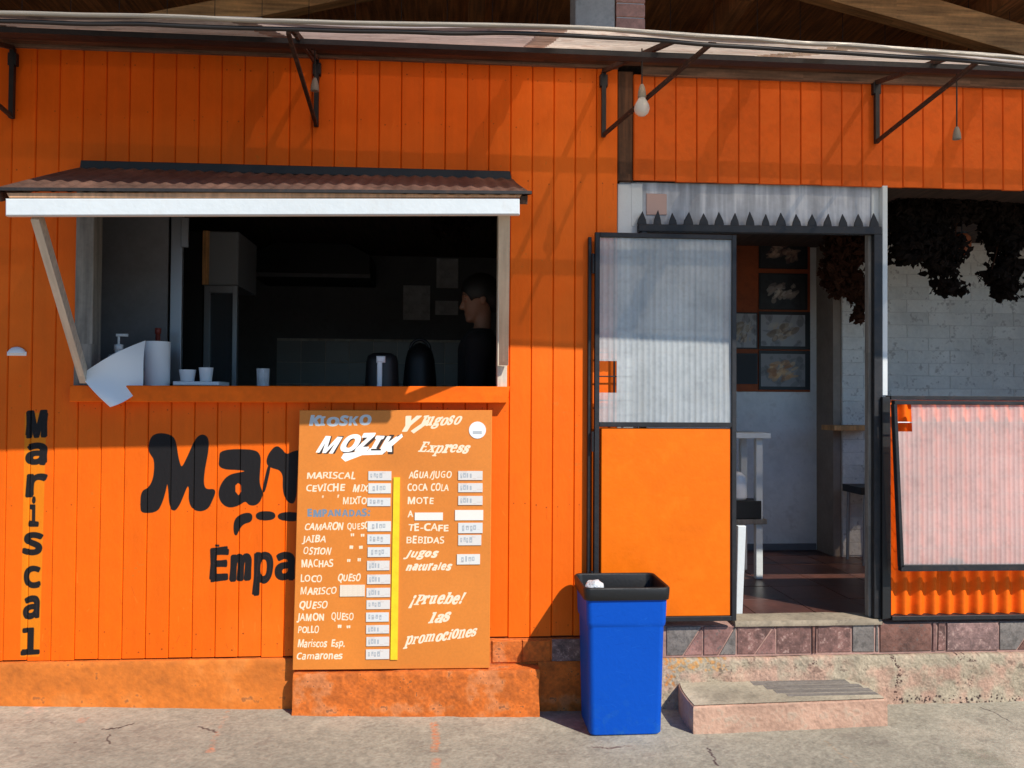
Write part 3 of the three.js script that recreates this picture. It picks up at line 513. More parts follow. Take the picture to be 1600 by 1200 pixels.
{
  const KX = 0.9, KW = 3.9, KY = -0.08, KH = 0.366, W = 2048, Hh = 192, c = document.createElement('canvas'); c.width = W; c.height = Hh; const k = c.getContext('2d'), img = k.createImageData(W, Hh);
  for (let j = 0; j < Hh; j++) for (let i = 0; i < W; i++) {
    const n = (j % NS) * NS + i % NS, m = (Math.floor(j / 1.6) % NS) * NS + Math.floor(i / 1.6) % NS, q = ((j * 2) % NS) * NS + (i * 2) % NS;
    const a = 1 + 0.2 * (nMid[m] - 0.5) + 0.3 * (nFine[q] - 0.5), w = sst(0.4, 0.62, 0.5 * nBig[m] + 0.5 * nMid[n]), d = sst(0.67, 0.73, 0.45 * nFine[n] + 0.55 * nMid[m]) * 0.35, o = (j * W + i) * 4;
    img.data[o] = lerp(lerp(176, 164, w) * a, 64, d); img.data[o + 1] = lerp(lerp(142, 150, w) * a, 48, d); img.data[o + 2] = lerp(lerp(122, 128, w) * a, 42, d); img.data[o + 3] = 255;
  }
  k.putImageData(img, 0, 0);
  const to = (u, v) => { const p = V(u, v, 0.03); return [(p.x - KX) / KW * W, (1 - (p.y - KY) / KH) * Hh]; };
  const dot = (u, v, r, col) => { const [x, y] = to(u, v); k.fillStyle = col; k.beginPath(); k.ellipse(x, y, r * rr(0.6, 1.5), r * rr(0.5, 1.2), rr(0, 3), 0, 7); k.fill(); };
  for (let i = 0; i < 90; i++) { const b = rnd(); dot(lerp(1396, 1600, b) + rr(-6, 6), 1090 + rr(-4, 7), rr(0.8, 3.4), 'rgba(44,30,28,0.8)'); }
  for (let i = 0; i < 34; i++) dot(1516 + rr(-4, 5), rr(1022, 1086), rr(0.6, 2), 'rgba(60,40,36,0.7)');
  for (let i = 0; i < 44; i++) { const b = rnd(); dot(1392 + 14 * Math.sin(b * 3) + rr(-4, 4), lerp(1024, 1088, b), rr(0.8, 3), 'rgba(56,36,32,0.75)'); }
  for (let i = 0; i < 18; i++) dot(rr(1494, 1528), rr(1020, 1034), rr(0.8, 2.6), 'rgba(60,38,34,0.8)');
  for (let i = 0; i < 60; i++) dot(1090 + rr(-48, 46), 1036 + rr(-14, 12), rr(2, 7), 'rgba(222,132,40,0.3)');
  for (let i = 0; i < 26; i++) dot(1048 + rr(-8, 8), rr(1026, 1070), rr(2, 5), 'rgba(216,112,30,0.35)');
  for (let i = 0; i < 6; i++) dot(1272 + rr(-3, 3), 1034 + rr(-4, 4), rr(1, 2.4), 'rgba(60,30,28,0.8)');
  const kt = new THREE.CanvasTexture(c); kt.colorSpace = THREE.SRGBColorSpace; kt.anisotropy = 8;
  const kb = bumpRough.clone(); kb.repeat.set(KW, KH); kb.needsUpdate = true;
  M.kerb = std({ map: kt, roughness: 0.92, bumpMap: kb, bumpScale: 0.01 });
  M.kerbUV = g => { const p = g.attributes.position, u = g.attributes.uv; for (let i = 0; i < p.count; i++) u.setXY(i, (p.getX(i) - KX) / KW, (p.getY(i) - KY) / KH); return g; };
}
one('kerb_base', M.kerbUV(roughSlab(0.94, 4.7, -0.05, 0.252, -0.1, 0.03, 0.03, 21, 260, 20)), M.kerb, 'crumbling pink and beige concrete base under the tile band', 'kerb');
{
  const t = thing('door_step', 'pale concrete doorstep with pinkish front and grey worn top', 'step');
  const s = new THREE.Shape(); // plan outline: rounded back corners
  s.moveTo(1.142, -0.352); s.lineTo(2.106, -0.31); s.lineTo(2.108, -0.18); s.quadraticCurveTo(2.1, -0.05, 2.03, 0.0); s.lineTo(1.17, 0.0); s.quadraticCurveTo(1.13, -0.1, 1.142, -0.352);
  const g = new THREE.ExtrudeGeometry(s, { depth: 0.15, bevelEnabled: true, bevelSize: 0.007, bevelThickness: 0.007, bevelOffset: -0.007, bevelSegments: 3, curveSegments: 12 });
  g.rotateX(-Math.PI / 2); g.translate(0, -0.03, 0);
  const side = std({ map: mottled(184, 146, 124, 0.3, 1.0, 0.6, 168, 152, 132), roughness: 0.92, bumpMap: bumpRough, bumpScale: 0.008 });
  const topM = std({ map: mottled(164, 154, 134, 0.3, 1.1, 0.4, 140, 128, 112), roughness: 0.92, bumpMap: bumpRough, bumpScale: 0.006 });
  mesh('slab', worldUV(g), side, t);
  const tg = new THREE.ShapeGeometry((() => { const q = new THREE.Shape(); q.moveTo(1.15, -0.342); q.lineTo(2.098, -0.302); q.lineTo(2.098, -0.18); q.quadraticCurveTo(2.09, -0.06, 2.02, -0.012); q.lineTo(1.176, -0.012); q.quadraticCurveTo(1.14, -0.1, 1.15, -0.342); return q; })(), 12);
  tg.rotateX(-Math.PI / 2); tg.translate(0, 0.131, 0);
  mesh('top_screed', worldUV(tg), topM, t);
  const gm = std({ map: tex(n => { const k = 1 + 0.35 * (nGrain[Math.floor(n / NS) + (n % NS) * NS] - 0.5) + 0.2 * (nFine[n] - 0.5); return [116 * k, 110 * k, 104 * k]; }, 1.2), roughness: 0.9, bumpMap: bumpRough, bumpScale: 0.004 });
  [[1.53, 2.03, 0.03, 0.092], [1.575, 2.068, 0.096, 0.152], [1.6, 2.09, 0.157, 0.21], [1.64, 2.094, 0.216, 0.252]].forEach(([a, b, z0, z1]) => mesh('worn_strip', box(a, b, 0.1285, 0.1318, z0, z1, 0.0006), gm, t));
}

// ---------------------------------------------------------------- menu board
{
  const t = thing('menu_board', 'orange hand lettered menu board with white price labels and a yellow stripe', 'menu board');
  const zf = 0.08, tl = V(468, 641, zf), tr = V(769, 641, zf), br = V(765, 1044, zf), bl = V(457, 1047, zf);
  const W = 1024, Hc = 1368, c = document.createElement('canvas'); c.width = W; c.height = Hc; const k = c.getContext('2d');
  const img = k.createImageData(W, Hc);
  for (let j = 0; j < Hc; j++) for (let i = 0; i < W; i++) {
    const n = (j % NS) * NS + i % NS, m = (Math.floor(j / 2) % NS) * NS + Math.floor(i / 2) % NS, a = 1 + 0.12 * (nBig[m] - 0.5) + 0.05 * (nFine[n] - 0.5), o = (j * W + i) * 4;
    img.data[o] = 216 * a; img.data[o + 1] = 126 * a; img.data[o + 2] = 42 * a; img.data[o + 3] = 255;
  }
  k.putImageData(img, 0, 0);
  const X = u => (u - 462) / 306 * W, Y = v => (v - 641) / 405 * Hc;
  const line = (s, u0, u1, v, h, col, font = 'bold', slant = 0, rot = 0, fam = 'sans-serif') => {
    k.save(); k.font = `${font} 100px ${fam}`; k.textBaseline = 'alphabetic'; const m = k.measureText(s), w = m.width, sy = (h / 405 * Hc) / 72;
    k.translate(X(u0), Y(v + h / 2)); k.rotate(rot); k.transform(1, 0, slant, 1, 0, 0); k.scale((X(u1) - X(u0)) / w, sy); k.fillStyle = col;
    k.strokeStyle = col; k.lineJoin = 'round'; let px = 0;
    for (const ch of s) { k.save(); k.translate(px, rr(-4, 4)); k.rotate(rr(-0.08, 0.08)); k.scale(rr(0.9, 1.06), rr(0.86, 1.1)); k.lineWidth = rr(2, 8); k.fillText(ch, 0, 0); k.strokeText(ch, 0, 0); k.restore(); px += k.measureText(ch).width; }
    k.restore();
  };
  const cream = '#f2dcc0', blue = '#74869a', wht = '#fbfaf6';
  line('KIOSKO', 476, 575, 657, 15, '#c4cbd0', 'bold', -0.1);
  line('MOZIK', 490, 612, 695, 26, '#3c2a20', 'bold', -0.5); line('MOZIK', 487, 609, 693, 26, wht, 'bold', -0.5);
  k.fillStyle = wht; k.beginPath(); [[529, 716], [533, 709], [560, 706], [592, 704], [624, 678], [626, 683], [594, 711], [562, 712], [536, 722]].forEach(([u, v], i) => i ? k.lineTo(X(u), Y(v)) : k.moveTo(X(u), Y(v))); k.fill();
  k.fillStyle = '#241c1c'; k.fillRect(X(576), Y(702), 52, 9);
  line('Y', 618, 640, 660, 26, cream, 'bold', -0.6); line('Jugoso', 652, 716, 657, 17, cream, 'bold italic', -0.35, -0.03, 'serif'); k.fillStyle = cream; k.beginPath(); k.moveTo(X(638), Y(674)); k.lineTo(X(664), Y(656)); k.lineTo(X(668), Y(660)); k.lineTo(X(643), Y(678)); k.fill();
  line('Express', 650, 730, 699, 16, cream, 'bold italic', -0.25, 0.02, 'serif');
  const L = [['MARISCAL', 475, 553, 743], ['CEVICHE', 475, 536, 763], ['MIX', 548, 572, 763], ['"', 500, 503, 780], ['"', 523, 526, 780], ['MIXTO', 533, 572, 783], ['CAMARON', 474, 536, 823], ['QUESO', 541, 577, 823], ['JAIBA', 473, 508, 842], ['OSTION', 473, 517, 861], ['MACHAS', 471, 521, 881], ['LOCO', 470, 505, 904], ['QUESO', 528, 565, 903], ['MARISCO', 470, 528, 924], ['QUESO', 469, 514, 945], ['JAMON', 468, 510, 964], ['QUESO', 520, 555, 964], ['POLLO', 468, 502, 983], ['Mariscos', 468, 514, 1005], ['Esp.', 520, 542, 1005], ['Camarones', 467, 538, 1024]];
  for (const [s, a, b, v] of L) line(s, a, b, v, 10.5, cream, 'normal', -0.06 + rr(-0.1, 0.06), rr(-0.012, 0.012));
  for (const [u, v] of [[547, 840], [563, 840], [545, 859], [561, 859], [542, 880], [558, 880], [530, 982], [544, 982]]) line('"', u, u + 7, v, 11, cream);
  line('EMPANADAS:', 478, 577, 802, 11, blue);
  for (const [s, a, b, v] of [['AGUA', 637, 668, 743], ['/JUGO', 670, 705, 743], ['COCA', 635, 667, 763], ['COLA', 672, 700, 763], ['MOTE', 635, 678, 784], ['A', 637, 645, 804], ['TE-CAFE', 637, 702, 826], ['BEBIDAS', 634, 695, 845]]) line(s, a, b, v, 10.5, cream, 'normal', -0.06 + rr(-0.1, 0.06), rr(-0.012, 0.012));
  line('Jugos', 634, 682, 866, 12, cream, 'bold italic', -0.2); line('naturales', 634, 704, 886, 12, cream, 'bold italic', -0.15);
  line('\u00a1Pruebe!', 640, 724, 938, 17, cream, 'bold italic', -0.3, -0.04, 'serif'); line('las', 671, 703, 966, 16, cream, 'bold italic', -0.3, -0.05, 'serif'); line('promociones', 634, 746, 1000, 16, cream, 'bold italic', -0.3, -0.11, 'serif');
  const mt = new THREE.CanvasTexture(c); mt.colorSpace = THREE.SRGBColorSpace; mt.anisotropy = 8;
  const board = std({ map: mt, roughness: 0.6, bumpMap: bumpPaint, bumpScale: 0.0006 });
  // sheet with its print, then the edges
  const g = prism([[bl.x, bl.y], [br.x, br.y], [tr.x, tr.y], [tl.x, tl.y]], 0.06, zf, 0.002);
  const p = g.attributes.position, uv = g.attributes.uv;
  for (let i = 0; i < p.count; i++) { const b = (p.getY(i) - bl.y) / (tl.y - bl.y), x0 = lerp(bl.x, tl.x, b), x1 = lerp(br.x, tr.x, b); uv.setXY(i, clamp((p.getX(i) - x0) / (x1 - x0), 0.002, 0.998), clamp(b, 0.002, 0.998)); }
  mesh('panel', g, board, t);
  mesh('back_batten', [box(-0.72, 0.2, 0.4, 0.44, 0.003, 0.059, 0), box(-0.72, 0.2, 1.2, 1.24, 0.003, 0.059, 0)], M.darkWood, t);
  const labelPrint = () => { const lc = document.createElement('canvas'); lc.width = 128; lc.height = 48; const lk = lc.getContext('2d'); lk.fillStyle = ['#d6d6d3', '#dcd9d2', '#d0d3d4', '#d8d2cc'][Math.floor(rnd() * 4)]; lk.fillRect(0, 0, 128, 48); const bgc = lk.fillStyle; let x = rr(10, 26); for (let q = 0; q < 4; q++) { lk.fillStyle = '#a9adb1'; const w = rr(9, 16); lk.fillRect(x, rr(9, 14), w, rr(19, 27)); lk.fillStyle = bgc; if (rnd() < 0.75) lk.fillRect(x + w * 0.35, rr(16, 24), w * 0.35, rr(4, 11)); x += w + rr(3, 10); } for (let q = 0; q < 3; q++) { lk.fillStyle = 'rgba(150,120,100,0.12)'; lk.fillRect(rr(0, 110), rr(0, 40), rr(5, 40), rr(2, 9)); } const t2 = new THREE.CanvasTexture(lc); t2.colorSpace = THREE.SRGBColorSpace; return std({ map: t2, roughness: 0.7 }); };
  const lms = [0, 1, 2, 3, 4, 5].map(labelPrint);
  const lm = null, bare = std({ map: mottled(226, 210, 190, 0.08, 5), roughness: 0.7 }), plain = std({ color: 0xe6e0d6, roughness: 0.7 });
  const lab = (u0, v0, u1, v1, m, name = 'price_label') => { const q = boxPx(u0, v0, u1, v1, zf + 0.0035 + rnd() * 0.001, 0.003, 0), pa = q.attributes.position, ua = q.attributes.uv; q.computeBoundingBox(); const bb = q.boundingBox; for (let i = 0; i < pa.count; i++) ua.setXY(i, (pa.getX(i) - bb.min.x) / (bb.max.x - bb.min.x), (pa.getY(i) - bb.min.y) / (bb.max.y - bb.min.y)); mesh(name, q, m || lms[Math.floor(rnd() * 6)], t); };
  for (const v of [743, 763, 784, 822, 843, 862, 884, 905, 925, 945, 964, 983, 1002, 1022]) lab(575 - (v - 743) * 0.012 + rr(-1, 1), v - 7 + rr(-1, 1), 611 - (v - 743) * 0.012 + rr(-1, 1), v + 7.5 + rr(-0.8, 0.8), lm);
  for (const v of [743, 762, 782]) lab(716, v - 7, 754, v + 7, lm);
  lab(711, 797, 755, 813, plain); lab(716, 817, 754, 833, lm); lab(716, 836, 752, 852, lm); lab(714, 866, 750, 882, lm);
  lab(648, 801, 692, 813, plain); lab(531, 914, 570, 932, bare, 'blank_label');
  mesh('yellow_stripe', quadPx([[610, 1031], [621, 1031], [625, 746], [615, 746]], zf - 0.0005, zf + 0.006, 0), M.yellow, t);
  const sp = V(746, 672, zf), sg = new THREE.CylinderGeometry(0.042, 0.042, 0.003, 32); sg.rotateX(Math.PI / 2); sg.translate(sp.x, sp.y, zf + 0.001); mesh('round_sticker', sg, M.plasticWhite, t);
  mesh('sticker_print', box(sp.x - 0.022, sp.x + 0.022, sp.y - 0.018, sp.y - 0.004, zf + 0.002, zf + 0.0035, 0), std({ color: 0xb4b8bb, roughness: 0.8 }), t);
}

// ---------------------------------------------------------------- rubbish bin
{
  const t = thing('rubbish_bin', 'tall blue square rubbish bin with a black rim', 'bin');
  const ring = (cx, cz, hx, hz, r, y, n = 6) => { const o = []; for (const [sx, sz, a0] of [[1, 1, 0], [-1, 1, 1], [-1, -1, 2], [1, -1, 3]]) for (let i = 0; i <= n; i++) { const a = (a0 + i / n) * Math.PI / 2; o.push(v3(cx + sx * (hx - r) + r * Math.cos(a), y, cz + sz * (hz - r) + r * Math.sin(a))); } return o; };
  const loft = (rings, capB, capT) => { const n = rings[0].length, pos = [], idx = []; rings.forEach(r => r.forEach(p => pos.push(p.x, p.y, p.z))); for (let j = 0; j + 1 < rings.length; j++) for (let i = 0; i < n; i++) { const a = j * n + i, b = j * n + (i + 1) % n; idx.push(a, b + n, b, a, a + n, b + n); } const cap = (r, f) => { const c = pos.length / 3; const m = r.reduce((s, p) => s.add(p), v3(0, 0, 0)).multiplyScalar(1 / n), b = c + 1; pos.push(m.x, m.y, m.z); r.forEach(p => pos.push(p.x, p.y, p.z)); for (let i = 0; i < n; i++) f ? idx.push(c, b + (i + 1) % n, b + i) : idx.push(c, b + i, b + (i + 1) % n); }; if (capB) cap(rings[0], false); if (capT) cap(rings[rings.length - 1], true); const g = new THREE.BufferGeometry(); g.setAttribute('position', new THREE.Float32BufferAttribute(pos, 3)); g.setIndex(idx); g.computeVertexNormals(); return worldUV(g); };
  const bc = document.createElement('canvas'); bc.width = bc.height = 512; const bk = bc.getContext('2d'); bk.fillStyle = '#004cb4'; bk.fillRect(0, 0, 512, 512);
  for (let i = 0; i < 260; i++) { bk.strokeStyle = rnd() < 0.6 ? `rgba(70,130,220,${rr(0.06, 0.28)})` : `rgba(0,30,96,${rr(0.06, 0.25)})`; bk.lineWidth = rr(0.5, 2); const x = rr(0, 512), y = rr(0, 512); bk.beginPath(); bk.moveTo(x, y); bk.lineTo(x + rr(-30, 30), y + rr(-14, 14)); bk.stroke(); }
  for (let i = 0; i < 70; i++) { bk.fillStyle = `rgba(96,120,150,${rr(0.03, 0.1)})`; bk.beginPath(); bk.ellipse(rr(0, 512), 512 - rr(0, 512) * rnd() * 0.5, rr(4, 30), rr(2, 12), rr(0, 3), 0, 7); bk.fill(); }
  const bt = new THREE.CanvasTexture(bc); bt.colorSpace = THREE.SRGBColorSpace; bt.wrapS = bt.wrapT = THREE.RepeatWrapping; bt.repeat.set(1.5, 1.5);
  M.blue = phys({ specularIntensity: 0.4, map: bt, roughness: 0.48, bumpMap: bumpPaint, bumpScale: 0.0012 });
  const cx = 0.822, cz = 0.222, R = (y, hx, hz, r = 0.028) => ring(cx, cz, hx, hz, r, y);
  mesh('body', loft([R(0.004, 0.164, 0.126), R(0.012, 0.17, 0.132), R(0.3, 0.176, 0.14), R(0.505, 0.18, 0.146), R(0.512, 0.186, 0.152), R(0.53, 0.188, 0.154), R(0.645, 0.1915, 0.1575)], true, false), M.blue, t);
  mesh('rim', loft([R(0.634, 0.192, 0.158, 0.03), R(0.634, 0.2, 0.166, 0.034), R(0.66, 0.203, 0.169, 0.036), R(0.686, 0.204, 0.17, 0.036), R(0.694, 0.198, 0.164, 0.034), R(0.686, 0.19, 0.156, 0.032), R(0.6, 0.183, 0.148, 0.03), R(0.35, 0.172, 0.138, 0.03)], false, true), M.black, t);
  const bg = new THREE.IcosahedronGeometry(0.036, 4), bp = bg.attributes.position;
  for (let i = 0; i < bp.count; i++) { const q = v3(bp.getX(i), bp.getY(i), bp.getZ(i)), n = 0.6 + 0.8 * fbm(q.x * 60 + 40, q.y * 60 + q.z * 45 + 40, 4096, 3, 9); bp.setXYZ(i, q.x * n * 1.05, q.y * n * 0.9, q.z * n); }
  bg.translate(V(926, 914, 0.36).x + 0.012, 0.69, 0.345);
  mesh('plastic_bag', flat(bg), M.bag, t);
}

// ---------------------------------------------------------------- dining room behind the doorway
const FL = 0.43;
{
  const t = thing('dining_room', 'dim white walled dining room behind the doorway', 'room');
  mesh('floor_bed', box(0.95, 4.9, 0.3, FL - 0.004, -3.4, -0.1, 0), M.grout, t);
  const s = 0.33;
  for (let i = 0; i < 12; i++) for (let j = 0; j < 7; j++) { const x = 0.97 + i * s, z = -0.125 - j * s; mesh('floor_tile', box(x, x + s - 0.006, FL - 0.012, FL + rr(-0.0008, 0.0012), z - s + 0.006, z, 0.002), M.floorTile[Math.floor(rnd() * 3)], t); }
  mesh('poster_wall', box(0.95, 2.8, FL, 2.75, -2.12, -2.0, 0), M.wallWhite, t);
  mesh('corner_pier', box(2.8, 2.86, FL, 2.75, -2.1, -1.72, 0), M.wallBrown, t);
  mesh('wall_skirting', box(0.95, 2.79, FL, FL + 0.05, -2.0, -1.985, 0.002), M.darkGrey, t);
  mesh('right_wall', box(4.9, 5.0, 0.3, 2.75, -2.1, -0.05, 0), M.wallWhite, t);
  mesh('left_wall', box(0.84, 0.95, 0.2, 2.75, -2.6, -0.1, 0), M.wallWhite, t);
  mesh('ceiling', box(0.84, 5.0, 2.75, 2.85, -2.2, -0.06, 0), M.ceil, t);
  const bw = mesh('brick_wall', box(2.86, 4.9, FL, 2.75, -1.9, -1.706, 0), M.mortar, t);
  const bh = 0.094, bl = 0.33; let r = 0;
  for (let y = FL + 0.01; y < 2.7; y += bh, r++) for (let x = 2.86 - (r % 2) * bl / 2; x < 4.85; x += bl) {
    const a = Math.max(2.862, x + 0.003), b = Math.min(4.88, x + bl - 0.003); if (b - a < 0.04) continue;
    mesh('brick', box(a, b, y + 0.0015, Math.min(2.74, y + bh - 0.0015), -1.75, -1.702 + rr(-0.002, 0.002), 0.002), M.brickWhite[Math.floor(rnd() * 3)], bw);
  }
}
{ // poster panel with food photographs
  const zW = -1.998, print = (kind) => {
    const c = document.createElement('canvas'); c.width = 160; c.height = 112; const k = c.getContext('2d');
    k.fillStyle = ['#26262a', '#2b2d31', '#9d9da0', '#8d8a88'][kind]; k.fillRect(0, 0, 160, 112);
    for (let i = 0; i < 26; i++) { k.fillStyle = `rgba(${kind > 1 ? '70,70,74' : '14,14,16'},0.25)`; k.beginPath(); k.ellipse(rr(0, 160), rr(0, 112), rr(5, 26), rr(3, 14), rr(0, 3), 0, 7); k.fill(); }
    const pal = [['#7a5c52', '#a3826e', '#5c3b34', '#c5a48c'], ['#8f8278', '#b9a898', '#7d6b62', '#cfc6ba'], ['#b3aca2', '#8a7a68', '#6c5a4a', '#c0a58a'], ['#b07c50', '#c8935e', '#94603a', '#d9b184']][kind];
    for (let i = 0; i < 46; i++) { const a = rr(-0.5, 0.5); k.fillStyle = pal[Math.floor(rnd() * 4)]; k.globalAlpha = 0.55; k.beginPath(); k.ellipse(80 + rr(-48, 48), 58 + rr(-26, 26) - a * 18, rr(5, 22), rr(3, 10), -0.45 + a, 0, 7); k.fill(); }
    k.globalAlpha = 1;
    const t = new THREE.CanvasTexture(c); t.colorSpace = THREE.SRGBColorSpace; return std({ map: t, roughness: 0.55 });
  };
  one('banner_panel', boxPx(1130, 362, 1266, 612, zW + 0.012, 0.012, 0.002), std({ map: mottled(150, 70, 26, 0.3, 1.2, 0.2, 60, 34, 20), roughness: 0.7 }), 'orange brown backing panel behind the food photographs', 'panel');
  const rows = [[366, 418], [429, 482], [492, 541], [553, 604]], desc = ['dark food photograph of a filled roll, topmost on the panel', 'dark food photograph of a plate, second from the panel top', 'pale food photograph of a plate, third from the panel top', 'golden fried food photograph at the bottom of the panel'];
  const uvBox = g => { g.computeBoundingBox(); const b = g.boundingBox, p = g.attributes.position, u = g.attributes.uv; for (let i = 0; i < p.count; i++) u.setXY(i, (p.getX(i) - b.min.x) / (b.max.x - b.min.x), (p.getY(i) - b.min.y) / (b.max.y - b.min.y)); return g; };
  rows.forEach(([a, b], i) => {
    const t = thing('food_photograph', desc[i], 'photograph', 'food photographs on the panel');
    mesh('frame', boxPx(1186, a - (i > 1 ? 5 : 2), i > 1 ? 1266 : 1262, b + (i > 1 ? 5 : 2), zW + 0.022, 0.0095, 0.001), M.black, t);
    mesh('print', uvBox(boxPx(1189, a, 1258, b, zW + 0.0245, 0.003, 0)), print(i), t);
  });
  [[1140, 488, 1184, 545, 'greyish food photograph beside the third print of the panel', 2], [1140, 552, 1184, 600, 'black square print beside the bottom print of the panel', 0]].forEach(([a, b, c, d, l, kd]) => {
    const t = thing('food_photograph', l, 'photograph', 'food photographs on the panel');
    mesh('frame', boxPx(a, b, c, d, zW + 0.022, 0.0095, 0.001), M.black, t); mesh('print', uvBox(boxPx(a + 2, b + 2, c - 2, d - 2, zW + 0.0245, 0.003, 0)), kd ? print(kd) : std({ color: 0x1c1c1e, roughness: 0.6 }), t);
  });
}
{ // white table behind the leaf, container and box
  const zt = -1.0, t = thing('white_table', 'tall white wooden table just inside the doorway', 'table');
  const top = V(1175, 676, zt).y, a = 1.5, b = V(1199, 676, zt).x;
  mesh('tabletop', box(a - 0.25, b, top - 0.035, top, zt - 0.35, zt + 0.06), M.white, t);
  for (const [x, z] of [[b - 0.06, zt], [b - 0.06, zt - 0.28], [a - 0.2, zt], [a - 0.2, zt - 0.28]]) mesh('leg', box(x - 0.022, x + 0.022, FL + 0.002, top - 0.034, z - 0.022, z + 0.022), M.white, t);
  const sh = V(1170, 812, zt + 0.05).y;
  mesh('shelf', box(a - 0.25, b - 0.02, sh - 0.03, sh, zt - 0.3, zt + 0.05), M.greyWood, t);
  one('black_box', boxPx(1140, 783, 1190, 811, zt + 0.04, 0.16, 0.004), M.black, 'dark box on the shelf of the white table', 'box');
  one('white_pole', quadPx([[1150, 966], [1160, 966], [1166, 822], [1153, 822]], -0.16, -0.125, 0.003), M.white, 'bright white wooden leg standing at the door leaf edge', 'pole');
}
{
  const p = V(1158, 770, -0.96);
  one('white_jug', lathe([[0, 0], [0.05, 0], [0.056, 0.02], [0.055, 0.1], [0.045, 0.15], [0.02, 0.175], [0, 0.18]], p.x, V(1160, 783, -0.96).y + 0.003, -1.02, 24), M.plasticWhite, 'rounded white jug on top of the dark box', 'jug');
}
one('wall_shelf', boxPx(1303, 665, 1372, 673, -1.5, 0.2, 0.003), M.brownLight, 'small brown wall shelf on the white brick wall', 'shelf');
{ // stool far inside
  const t = thing('bar_stool', 'dark stool against the white brick wall', 'stool'), z = -1.35, p = V(1352, 762, z);
  mesh('seat', box(p.x - 0.03, p.x + 0.27, p.y - 0.05, p.y, z - 0.28, z, 0.006), M.black, t);
  for (const [dx, dz] of [[0, -0.02], [0.24, -0.02], [0, -0.26], [0.24, -0.26]]) mesh('leg', rod(v3(p.x + dx, FL + 0.002, z + dz), v3(p.x + dx * 0.9 + 0.01, p.y - 0.045, z + dz), 0.012, 8), M.alu, t);
}
// hanging dried vines
function vine(label, blobs, n, m, size, z, topY) {
  const t = thing('hanging_vine', label, 'vine', 'dried vines hanging from the ceiling');
  const pos = [], idx = [];
  let tot = 0; const w = blobs.map(b => tot += b[2] * b[3]);
  for (let i = 0; i < n; i++) {
    const r = rnd() * tot, b = blobs[w.findIndex(x => x >= r)], a = rr(0, 6.283), q = Math.sqrt(rnd()), c = V(b[0] + Math.cos(a) * q * b[2], b[1] + Math.sin(a) * q * b[3], z), s = size * rr(0.45, 1.75);
    const f = new THREE.Matrix4().makeRotationFromEuler(new THREE.Euler(rr(-1.1, 1.1), rr(-1.2, 1.2), rr(0, 6.28))), o = pos.length / 3, zz = z + rr(-0.11, 0.11);
    for (const [x, y, k] of [[0, -1, 0.1], [0.55, -0.35, -0.1], [0.35, 0.4, 0.05], [0, 1, -0.25], [-0.35, 0.4, 0.05], [-0.55, -0.35, -0.1]]) { const e = v3(x * s, y * s, k * s).applyMatrix4(f); pos.push(c.x + e.x, c.y + e.y, zz + e.z); }
    idx.push(o, o + 1, o + 2, o, o + 2, o + 3, o, o + 3, o + 4, o, o + 4, o + 5);
  }
  const g = new THREE.BufferGeometry(); g.setAttribute('position', new THREE.Float32BufferAttribute(pos, 3)); g.setIndex(idx); g.computeVertexNormals(); worldUV(g);
  mesh('foliage', flat(g), m, t);
  blobs.map(b => { const c = V(b[0], b[1], z), mid = v3(c.x + rr(-0.05, 0.05), lerp(c.y, topY, 0.5), z); return new THREE.TubeGeometry(new THREE.CatmullRomCurve3([v3(c.x + rr(-0.06, 0.06), topY - 0.002, z), mid, c, V(b[0] + b[2] * 0.3, b[1] + b[3] * 0.8, z)]), 10, 0.004, 5); }).forEach(g => mesh('stem', g, M.leafBrown, t));
}
vine('dense dark dried vine hanging over the wide opening', [[1440, 340, 42, 46], [1470, 395, 28, 32], [1420, 385, 26, 28], [1475, 435, 10, 22], [1492, 452, 9, 10], [1500, 322, 45, 26], [1415, 325, 30, 30]], 3400, M.leaf, 0.024, -0.55, 2.75);
vine('smaller dark dried vine with a drooping tip beside the orange lantern', [[1575, 350, 34, 50], [1570, 425, 16, 30], [1572, 458, 10, 14], [1548, 430, 6, 8], [1555, 322, 45, 30]], 2800, M.leaf, 0.023, -0.6, 2.75);
vine('reddish brown dried vine seen through the doorway', [[1325, 385, 30, 32], [1315, 435, 22, 28], [1340, 450, 16, 26], [1344, 490, 7, 14], [1300, 420, 12, 26]], 1800, M.leafBrown, 0.026, -1.4, 2.75);
{
  const t = thing('paper_lantern', 'small orange lantern hanging between the dark vines', 'lantern'), p = V(1503, 384, -0.6);
  mesh('shade', lathe([[0.03, 0.07], [0.048, 0.05], [0.052, 0], [0.046, -0.04], [0.03, -0.055]], p.x, p.y, p.z, 20), std({ color: 0x8a3f12, roughness: 0.7, side: THREE.DoubleSide }), t);
  mesh('cap', rod(v3(p.x, p.y + 0.07, p.z), v3(p.x, p.y + 0.08, p.z), 0.036, 16), M.black, t);
  mesh('cord', rod(v3(p.x, p.y + 0.08, p.z), v3(p.x, 2.749, p.z), 0.003, 6), M.black, t);
}

